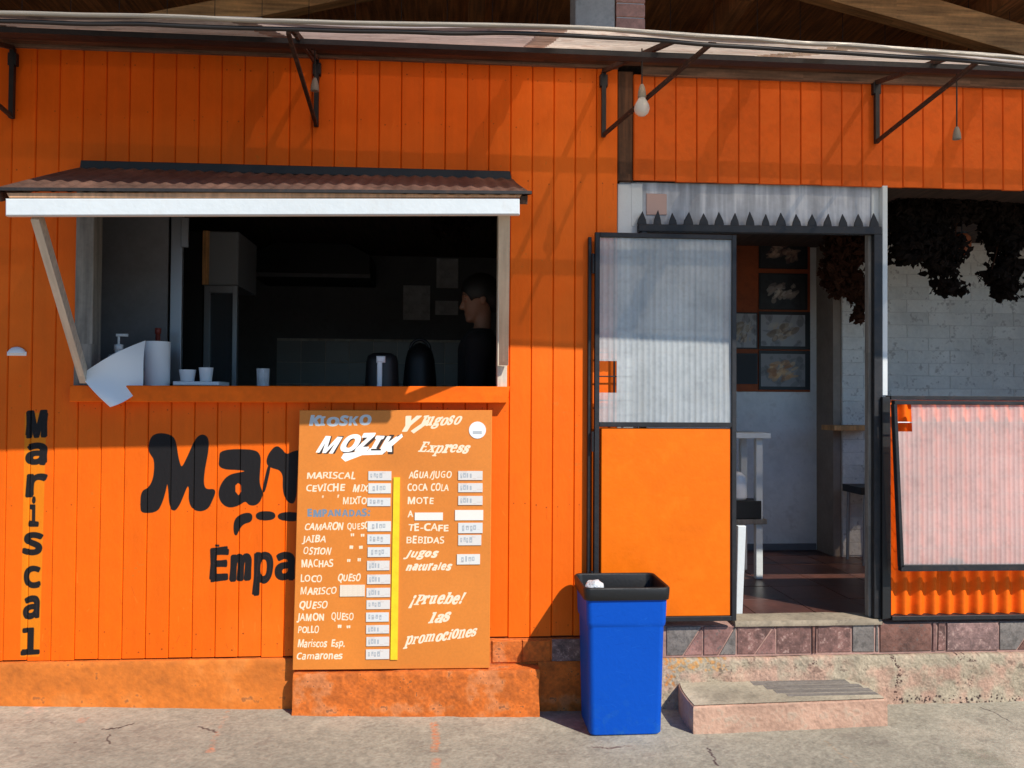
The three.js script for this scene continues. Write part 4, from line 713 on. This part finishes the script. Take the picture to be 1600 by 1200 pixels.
// ---------------------------------------------------------------- kiosk kitchen behind the serving window
const KF = 0.5;
{
  const t = thing('kiosk_kitchen', 'dark kitchen interior behind the serving window', 'room');
  mesh('back_wall', box(-3.2, 0.84, KF, 2.9, -3.7, -3.6, 0), M.kWall, t);
  mesh('side_wall', box(-3.3, -3.2, 0.2, 2.9, -3.7, -0.07, 0), M.kWall, t);
  mesh('side_wall', box(0.72, 0.838, 0.2, 2.9, -3.6, -0.07, 0), M.wallBrown, t);
  mesh('ceiling', box(-3.3, 0.84, 2.9, 3.0, -3.7, -0.065, 0), M.ceil, t);
  mesh('floor', box(-3.2, 0.72, KF - 0.1, KF, -3.6, -0.07, 0), M.kFloor, t);
  const wt = mesh('tiled_splashback', box(-1.6, 0.6, 1.3, 2.12, -3.6, -3.59, 0), M.mortar, t);
  for (let i = 0; i < 10; i++) for (let j = 0; j < 4; j++) mesh('tile', box(-1.6 + i * 0.22 + 0.003, -1.6 + (i + 1) * 0.22 - 0.003, 1.3 + j * 0.2 + 0.003, 1.3 + (j + 1) * 0.2 - 0.003, -3.592, -3.583, 0.001), M.tileK[Math.floor(rnd() * 2)], wt);
}
{
  const t = thing('serving_counter', 'dark counter running inside the serving window', 'counter');
  mesh('countertop', box(-1.95, 0.6, 1.555, 1.6, -0.5, -0.125), M.darkWood, t);
  for (const x of [-1.9, -0.7, 0.52]) mesh('support', box(x, x + 0.06, KF + 0.002, 1.554, -0.45, -0.15), M.darkWood, t);
}
const CT = 1.6;
{ // left dark sliding shutter and aluminium post
  const t = thing('window_shutter', 'flat dark grey sliding shutter behind the left part of the window', 'shutter');
  mesh('panel', boxPx(118, 300, 262, 602, -0.53, 0.02, 0.002), M.darkGrey, t);
  mesh('edge_profile', boxPx(266, 300, 284, 600, -0.52, 0.03, 0.002), M.alu, t);
  mesh('pull_handle', boxPx(283, 340, 294, 386, -0.5, 0.02, 0.002), M.alu, t);
}
{
  const t = thing('display_fridge', 'narrow upright display fridge with a header box in the dark kitchen', 'fridge'), z = -1.25;
  const a = V(320, 480, z).x, b = V(372, 480, z).x, yh = V(345, 446, z).y, yt = V(345, 362, z).y;
  mesh('cabinet', box(a - 0.25, a - 0.01, KF + 0.002, yt, z - 0.55, z, 0.006), M.black, t);
  mesh('header_box', box(a - 0.01, b, yh, yt, z - 0.5, z + 0.02, 0.01), M.headerGrey, t);
  mesh('header_edge', box(a - 0.012, a + 0.03, yh, yt, z + 0.02, z + 0.026, 0.001), M.brownLight, t);
  mesh('door_frame', [box(a, a + 0.035, KF + 0.1, yh - 0.004, z - 0.02, z + 0.02, 0.002), box(b - 0.03, b, KF + 0.1, yh - 0.004, z - 0.02, z + 0.02, 0.002), box(a + 0.035, b - 0.03, yh - 0.05, yh - 0.004, z - 0.02, z + 0.02, 0.002)], M.alu, t);
  mesh('base', box(a - 0.01, b, KF + 0.002, KF + 0.1, z - 0.5, z + 0.02, 0.002), M.black, t);
  mesh('door_glass', box(a + 0.035, b - 0.03, KF + 0.1, yh - 0.05, z - 0.006, z, 0), phys({ color: 0x8a8f95, roughness: 0.05, transmission: 0.8, thickness: 0 }), t);
}
{
  const t = thing('extractor_hood', 'large black extractor hood on the kitchen back wall', 'hood');
  const a = V(395, 400, -3.0), b = V(578, 435, -3.0);
  mesh('canopy', prism([[a.x, b.y], [b.x, b.y], [b.x, b.y + 0.2], [b.x - 0.18, 2.895], [a.x + 0.18, 2.895], [a.x, b.y + 0.2]], -3.58, -3.0, 0.004), M.black, t);
  mesh('lip', box(a.x - 0.005, b.x + 0.005, b.y, b.y + 0.035, -3.0, -2.99, 0.002), M.darkGrey, t);
}
{ // papers
  for (const [a, b, c, d, l] of [[682, 404, 716, 450, 'upper paper notice on the kitchen wall beside the person'], [630, 446, 672, 500, 'wide paper notice on the tiled kitchen wall'], [680, 470, 716, 492, 'small paper notice right behind the person']]) one('paper_notice', boxPx(a, b, c, d, -3.575, 0.006, 0), M.paperGrey, l, 'notice', 'notices on the kitchen wall');
}
vine('small dark plant hanging at the top of the serving window', [[690, 352, 14, 16], [718, 356, 16, 18]], 180, M.leaf, 0.03, -1.4, 2.9);
// items on the counter and sill
{
  const zc = -0.2, yb = CT + 0.001, p = V(185, 560, zc).x;
  const t = thing('pump_bottle', 'white pump bottle standing at the left end of the window sill', 'bottle');
  mesh('body', lathe([[0, 0], [0.05, 0], [0.055, 0.01], [0.055, 0.15], [0.045, 0.175], [0.018, 0.185], [0.018, 0.2], [0, 0.2]], p, yb, zc), M.plasticWhite, t);
  mesh('collar', lathe([[0, 0.2], [0.022, 0.2], [0.022, 0.228], [0.008, 0.232], [0, 0.232]], p, yb, zc, 16), M.plasticWhite, t);
  mesh('spout', [rod(v3(p, yb + 0.22, zc), v3(p, yb + 0.275, zc), 0.006), box(p - 0.012, p + 0.045, yb + 0.27, yb + 0.284, zc - 0.01, zc + 0.01, 0.003)], M.plasticWhite, t);
  const q = V(246, 560, zc).x, r = thing('paper_roll', 'white paper towel roll beside the pump bottle', 'paper roll');
  mesh('roll', lathe([[0.02, 0], [0.062, 0], [0.063, 0.245], [0.02, 0.245], [0.02, 0]], q, yb, zc, 28), M.paper, r);
  const s = V(247, 510, -0.38), sb = thing('sauce_bottle', 'reddish brown bottle behind the paper roll', 'bottle');
  mesh('body', lathe([[0, 0], [0.032, 0], [0.034, 0.17], [0.014, 0.25], [0.012, 0.3], [0, 0.3]], s.x, yb, -0.38, 18), std({ color: 0x6e2a1c, roughness: 0.35 }), sb);
  mesh('cap', lathe([[0, 0.3], [0.016, 0.3], [0.016, 0.33], [0, 0.332]], s.x, yb, -0.38, 14), std({ color: 0x7a2b1f, roughness: 0.5 }), sb);
}
{ // paper sheet hanging over the sill
  const g = new THREE.PlaneGeometry(1, 1, 24, 24), p = g.attributes.position;
  const c = [V(123, 586, 0.075), V(228, 532, -0.05), V(222, 606, 0.03), V(172, 636, 0.11)]; // left, top right, lower right, bottom tip
  for (let i = 0; i < p.count; i++) {
    const a = p.getX(i) + 0.5, b = p.getY(i) + 0.5;
    const q = c[0].clone().multiplyScalar((1 - a) * b).add(c[1].clone().multiplyScalar(a * b)).add(c[2].clone().multiplyScalar(a * (1 - b))).add(c[3].clone().multiplyScalar((1 - a) * (1 - b)));
    q.z += 0.05 * Math.sin(a * Math.PI) * (0.4 + 0.6 * b) + 0.012 * Math.sin(a * 5 + b * 4); q.y += -0.02 * Math.sin((1 - a) * Math.PI) * (1 - b);
    p.setXYZ(i, q.x, q.y, q.z);
  }
  g.computeVertexNormals();
  one('paper_sheet', worldUV(g), M.paper, 'curled white paper sheet drooping over the orange window sill', 'paper');
}
{
  const z = -0.22, y = CT + 0.001;
  one('white_tray', boxPx(270, 596, 342, 602, z + 0.08, 0.2, 0.003), M.plasticWhite, 'flat pale tray on the counter beside the paper roll', 'tray');
  const ty = V(300, 596, z + 0.08).y + 0.002;
  const cup = (u, r, h, l) => { const x = V(u, 580, z).x; one('paper_cup', lathe([[0, 0], [r * 0.8, 0], [r, h], [r * 0.93, h], [r * 0.74, 0.006], [0, 0.006]], x, ty, z, 22), M.plasticWhite, l, 'cup', 'cups on the tray'); };
  cup(293, 0.042, 0.06, 'short white cup on the tray next to the shutter post'); cup(322, 0.036, 0.072, 'taller white cup at the far end of the tray');
  const x = V(411, 590, -0.3).x; one('drinking_glass', lathe([[0, 0], [0.03, 0], [0.034, 0.115], [0.031, 0.115], [0.027, 0.006], [0, 0.006]], x, y, -0.3, 22), M.paperGrey, 'pale tumbler standing alone on the counter', 'glass');
  const d = V(596, 580, -0.3).x, t = thing('drink_dispenser', 'black drink dispenser with a pale lever on the counter', 'dispenser');
  mesh('body', lathe([[0, 0], [0.09, 0], [0.092, 0.02], [0.085, 0.16], [0.078, 0.19], [0.05, 0.205], [0, 0.21]], d, y, -0.34, 28), M.black, t);
  mesh('lever', [box(d - 0.018, d + 0.008, y + 0.004, y + 0.17, -0.252, -0.236, 0.004), box(d - 0.022, d + 0.024, y + 0.15, y + 0.185, -0.256, -0.232, 0.006)], M.plasticWhite, t);
  const q = V(656, 560, -0.95), kt = thing('coffee_machine', 'dark rounded coffee machine behind the counter', 'coffee machine');
  mesh('stand', box(q.x - 0.2, q.x + 0.15, KF + 0.002, 1.6, -1.2, -0.8, 0.004), M.darkGrey, kt);
  mesh('body', lathe([[0, 0], [0.1, 0], [0.105, 0.04], [0.09, 0.2], [0.075, 0.26], [0.03, 0.3], [0, 0.31]], q.x, 1.601, -0.98, 26), M.black, kt);
  mesh('handle', new THREE.TorusGeometry(0.06, 0.01, 8, 20).translate(q.x, 1.87, -0.98), M.black, kt);
}

// ---------------------------------------------------------------- person behind the counter
function sdfGeo(fn, c, half, res) {
  const mc = new MarchingCubes(res, new THREE.MeshStandardMaterial(), false, false, 200000); mc.isolation = 0;
  const h = res / 2; let i = 0;
  for (let z = 0; z < res; z++) for (let y = 0; y < res; y++) for (let x = 0; x < res; x++, i++) mc.field[i] = -fn(c.x + (x - h) / h * half, c.y + (y - h) / h * half, c.z + (z - h) / h * half);
  mc.update();
  const n = mc.count, g = new THREE.BufferGeometry(), pos = new Float32Array(mc.positionArray.slice(0, n * 3));
  for (let k = 0; k < n; k++) { pos[3 * k] = c.x + pos[3 * k] * half; pos[3 * k + 1] = c.y + pos[3 * k + 1] * half; pos[3 * k + 2] = c.z + pos[3 * k + 2] * half; }
  g.setAttribute('position', new THREE.BufferAttribute(pos, 3));
  const w = mergeVertices(g, 1e-5); w.computeVertexNormals(); return worldUV(w);
}
const smin = (a, b, k) => { const h = clamp(0.5 + 0.5 * (b - a) / k); return lerp(b, a, h) - k * h * (1 - h); };
function cap(p, a, b, ra, rb, sx = 1) { const bx = b.x - a.x, by = b.y - a.y, bz = b.z - a.z, px = p[0] - a.x, py = p[1] - a.y, pz = p[2] - a.z, t = clamp((px * bx + py * by + pz * bz) / (bx * bx + by * by + bz * bz)); return Math.hypot(px - bx * t, py - by * t, (pz - bz * t) * sx) - lerp(ra, rb, t); }
const ell = (p, c, r) => { const x = (p[0] - c[0]) / r[0], y = (p[1] - c[1]) / r[1], z = (p[2] - c[2]) / r[2], k = Math.hypot(x, y, z); return (k - 1) * Math.min(r[0], r[1], r[2]); };
{
  // local frame: facing -x, feet at y = 0, placed behind the counter
  const at = V(742, 468, -0.72), base = v3(at.x + 0.02, KF, -0.72), headY = at.y - KF;   // head centre height above the floor
  const t = thing('person', 'person with short dark hair and black top standing inside the serving window', 'person');
  const sh = headY - 0.255, hip = headY - 0.78, P = (x, y, z) => v3(x, y, z);
  const arm = s => [P(0.0, sh - 0.03, s * 0.17), P(-0.03, sh - 0.31, s * 0.22), P(-0.25, sh - 0.38, s * 0.15), P(-0.33, sh - 0.38, s * 0.14)];
  const torso = p => { let d = cap(p, P(0.01, sh - 0.06, 0), P(0.0, hip + 0.16, 0), 0.115, 0.105, 0.72); d = smin(d, cap(p, P(0, sh - 0.02, -0.15), P(0, sh - 0.02, 0.15), 0.06, 0.06), 0.06); d = smin(d, cap(p, P(0, hip + 0.05, -0.06), P(0, hip + 0.05, 0.06), 0.12, 0.12, 0.9), 0.06); return smin(d, cap(p, P(0.015, sh, 0), P(0.025, headY - 0.14, 0), 0.056, 0.046), 0.04); };
  const arms = (p, from, to, k) => { let d = 9; for (const s of [-1, 1]) { const a = arm(s), R = [0.052, 0.042, 0.03, 0.028]; for (let i = from; i < to; i++) d = smin(d, cap(p, a[i], a[i + 1], R[i], R[i + 1]), k); } return d; };
  const legs = p => { let d = 9; for (const s of [-1, 1]) { d = smin(d, cap(p, P(0, hip, s * 0.09), P(-0.01, hip * 0.52, s * 0.1), 0.085, 0.055), 0.03); d = smin(d, cap(p, P(-0.01, hip * 0.52, s * 0.1), P(0.02, 0.08, s * 0.1), 0.055, 0.035), 0.02); d = smin(d, cap(p, P(0.03, 0.035, s * 0.1), P(-0.15, 0.03, s * 0.11), 0.035, 0.028), 0.02); } return d; };
  const L = f => (x, y, z) => f([x - base.x, y - base.y, z - base.z]);
  const body = sdfGeo(L(p => smin(smin(torso(p), arms(p, 0, 3, 0.03), 0.04), legs(p), 0.05)), v3(base.x, KF + 0.85, base.z), 0.92, 96);
  // head, facing -x and tilted slightly down
  const tilt = -0.2, ct = Math.cos(tilt), stt = Math.sin(tilt);
  const hl = (p) => { const x = p[0], y = p[1] - headY; return [x * ct + y * -stt, x * stt + y * ct, p[2]]; };
  const head = p0 => { const p = hl(p0); let d = ell(p, [0.012, 0.03, 0], [0.098, 0.098, 0.078]); d = smin(d, ell(p, [-0.03, -0.055, 0], [0.062, 0.066, 0.056]), 0.035); d = smin(d, cap(p, P(-0.082, 0.01, 0), P(-0.104, -0.028, 0), 0.011, 0.015), 0.014); d = smin(d, ell(p, [-0.078, -0.066, 0], [0.018, 0.007, 0.024]), 0.008); d = smin(d, ell(p, [-0.078, -0.079, 0], [0.016, 0.007, 0.02]), 0.008); d = smin(d, ell(p, [-0.07, -0.106, 0], [0.026, 0.019, 0.028]), 0.02);
    for (const s of [-1, 1]) { d = Math.max(d, -ell(p, [-0.094, 0.012, s * 0.034], [0.016, 0.011, 0.018])); d = smin(d, ell(p, [-0.078, 0.01, s * 0.034], [0.012, 0.012, 0.013]), 0.004); d = smin(d, ell(p, [-0.078, 0.032, s * 0.034], [0.012, 0.007, 0.026]), 0.012); d = smin(d, ell(p, [0.022, -0.01, s * 0.08], [0.02, 0.032, 0.009]), 0.006); }
    return smin(d, cap(p0, P(0.03, headY - 0.06, 0), P(0.025, headY - 0.2, 0), 0.046, 0.052), 0.018); };
  const headG = sdfGeo(L(head), v3(base.x - 0.01, base.y + headY - 0.02, base.z), 0.19, 84);
  const hands = [];
  for (const s of [-1, 1]) { const w = arm(s)[3]; hands.push(sdfGeo(L(p => { let d = cap(p, P(w.x + 0.06, w.y, w.z), P(w.x, w.y, w.z), 0.027, 0.024); d = smin(d, ell(p, [w.x - 0.04, w.y - 0.005, w.z], [0.05, 0.016, 0.04]), 0.015); [[-0.028, 0.062], [-0.01, 0.074], [0.01, 0.07], [0.028, 0.055]].forEach(([dz, l]) => { const k = P(w.x - 0.08, w.y - 0.005, w.z + dz), m = P(k.x - l * 0.5, k.y - 0.008, k.z * 1), e = P(k.x - l * 0.8, k.y - 0.035, k.z); d = smin(d, Math.min(cap(p, k, m, 0.009, 0.0085), cap(p, m, e, 0.0085, 0.007)), 0.004); }); const q = P(w.x - 0.02, w.y - 0.005, w.z - s * 0.035), e = P(w.x - 0.07, w.y - 0.02, w.z - s * 0.062); return smin(d, cap(p, q, e, 0.011, 0.009), 0.006); }), v3(base.x + w.x - 0.05, base.y + w.y, base.z + w.z), 0.13, 56)); }
  mesh('body', [body, headG, ...hands], M.skin, t);
  mesh('hair', sdfGeo(L(p0 => { const p = hl(p0); let d = ell(p, [0.022, 0.046, 0], [0.118, 0.11, 0.096]); d = smin(d, ell(p, [0.09, -0.015, 0], [0.055, 0.08, 0.07]), 0.03); d = Math.max(d, -ell(p, [-0.125, -0.035, 0], [0.085, 0.112, 0.2])); d = Math.max(d, -ell(p, [-0.01, -0.09, 0], [0.07, 0.1, 0.2])); return d; }), v3(base.x + 0.01, base.y + headY + 0.01, base.z), 0.19, 76), M.hair, t);
  mesh('black_top', sdfGeo(L(p => { const d = smin(torso(p), arms(p, 0, 2, 0.03), 0.04) - 0.014; return Math.max(Math.max(d, p[1] - (headY - 0.175)), hip - 0.04 - p[1]); }), v3(base.x, base.y + sh - 0.25, base.z), 0.52, 84), M.cloth, t);
  mesh('trousers', sdfGeo(L(p => { const d = smin(legs(p), cap(p, P(0, hip + 0.05, -0.06), P(0, hip + 0.05, 0.06), 0.12, 0.12, 0.9), 0.05) - 0.012; return Math.max(Math.max(d, p[1] - hip - 0.06), 0.07 - p[1]); }), v3(base.x, base.y + hip / 2, base.z), hip / 2 + 0.2, 72), M.cloth, t);
  const ap = base.y + sh - 0.14;
  mesh('shirt_print', box(base.x - 0.07, base.x + 0.05, ap - 0.012, ap + 0.006, base.z + 0.13, base.z + 0.178, 0.001), M.paperGrey, t);
}

// ---------------------------------------------------------------- upper storey above the canopy
{
  const t = thing('upper_terrace', 'shaded timber terrace with dark boards above the canopy', 'terrace');
  mesh('deck', box(-5, 6.6, 3.31, 3.36, -3, -0.03, 0), M.darkWood, t);
  for (let i = 0; i < 15; i++) mesh('back_plank', along(box(-5, 6.6, 3.365 + i * 0.13, 3.365 + i * 0.13 + 0.124, -2.4, -2.37 + rr(-0.004, 0.004), 0.003)), M.brownWood, t);
  mesh('roof', box(-5.2, 8, 4.25, 4.31, -3.2, 0.42, 0), M.brownWood, t);
  mesh('rafter', along(prism([[-2.6, 3.62], [-0.3, 4.2], [-0.3, 4.35], [-2.6, 3.8]], -1.2, -1.1, 0.004)), M.brownLight, t);
  const c = [[1190, -30], [1640, 96], [1640, 50], [1370, -30]].map(([u, v]) => { const p = V(u, v, -0.7); return [p.x, p.y]; });
  mesh('rafter', along(prism(c, -0.8, -0.7, 0.004)), M.brownLight, t);
  for (let k = 0; k < 7; k++) mesh('ceiling_joist', box(-5 + k * 1.7, -4.9 + k * 1.7, 4.1, 4.25, -3.1, 0.3, 0.004), M.brownWood, t);
}
one('concrete_post', boxPx(899, -140, 961, 46, -0.3, 0.2, 0.006), std({ map: mottled(186, 178, 166, 0.25, 1.2, 0.3, 130, 122, 114), roughness: 0.9 }), 'grey concrete post rising above the canopy', 'post');
{
  const t = thing('brick_pier', 'pinkish brick pier beside the grey post above the canopy', 'pier'), a = V(963, 20, -0.3).x, b = V(1008, 20, -0.3).x;
  mesh('core', box(a + 0.004, b - 0.004, 3.36, 4.24, -0.48, -0.308, 0), M.mortar, t);
  const bm = std({ map: mottled(206, 150, 128, 0.25, 2), roughness: 0.9 });
  for (let y = 3.362; y < 4.2; y += 0.08) mesh('brick', box(a, b, y, y + 0.072, -0.4, -0.3, 0.003), bm, t);
}
{
  const t = thing('wire_mesh', 'thin wire mesh stretched above the canopy', 'mesh');
  for (const y of [3.46, 3.62, 3.78]) mesh('wire', rod(v3(-5, y, -0.9), v3(6.4, y + 0.01, -0.9), 0.002, 5), M.metalDark, t);
  for (let x = -4.8; x < 6.4; x += 0.28) mesh('wire', rod(v3(x, 3.36, -0.9), v3(x, 4.24, -0.9), 0.002, 5), M.metalDark, t);
}

// ---------------------------------------------------------------- set every thing's origin at its base
for (const o of [...scene.children]) {
  if (!(o.isGroup || o.isMesh) || o.userData.kind === 'structure' || o === sky) continue;
  o.updateMatrixWorld(true);
  const b = new THREE.Box3().setFromObject(o), c = v3((b.min.x + b.max.x) / 2, b.min.y, (b.min.z + b.max.z) / 2);
  if (o.isGroup) { o.position.copy(c); o.children.forEach(k => k.position.sub(c)); } else { o.geometry.translate(-c.x, -c.y, -c.z); o.position.copy(c); }
}
renderer.render(scene, camera);
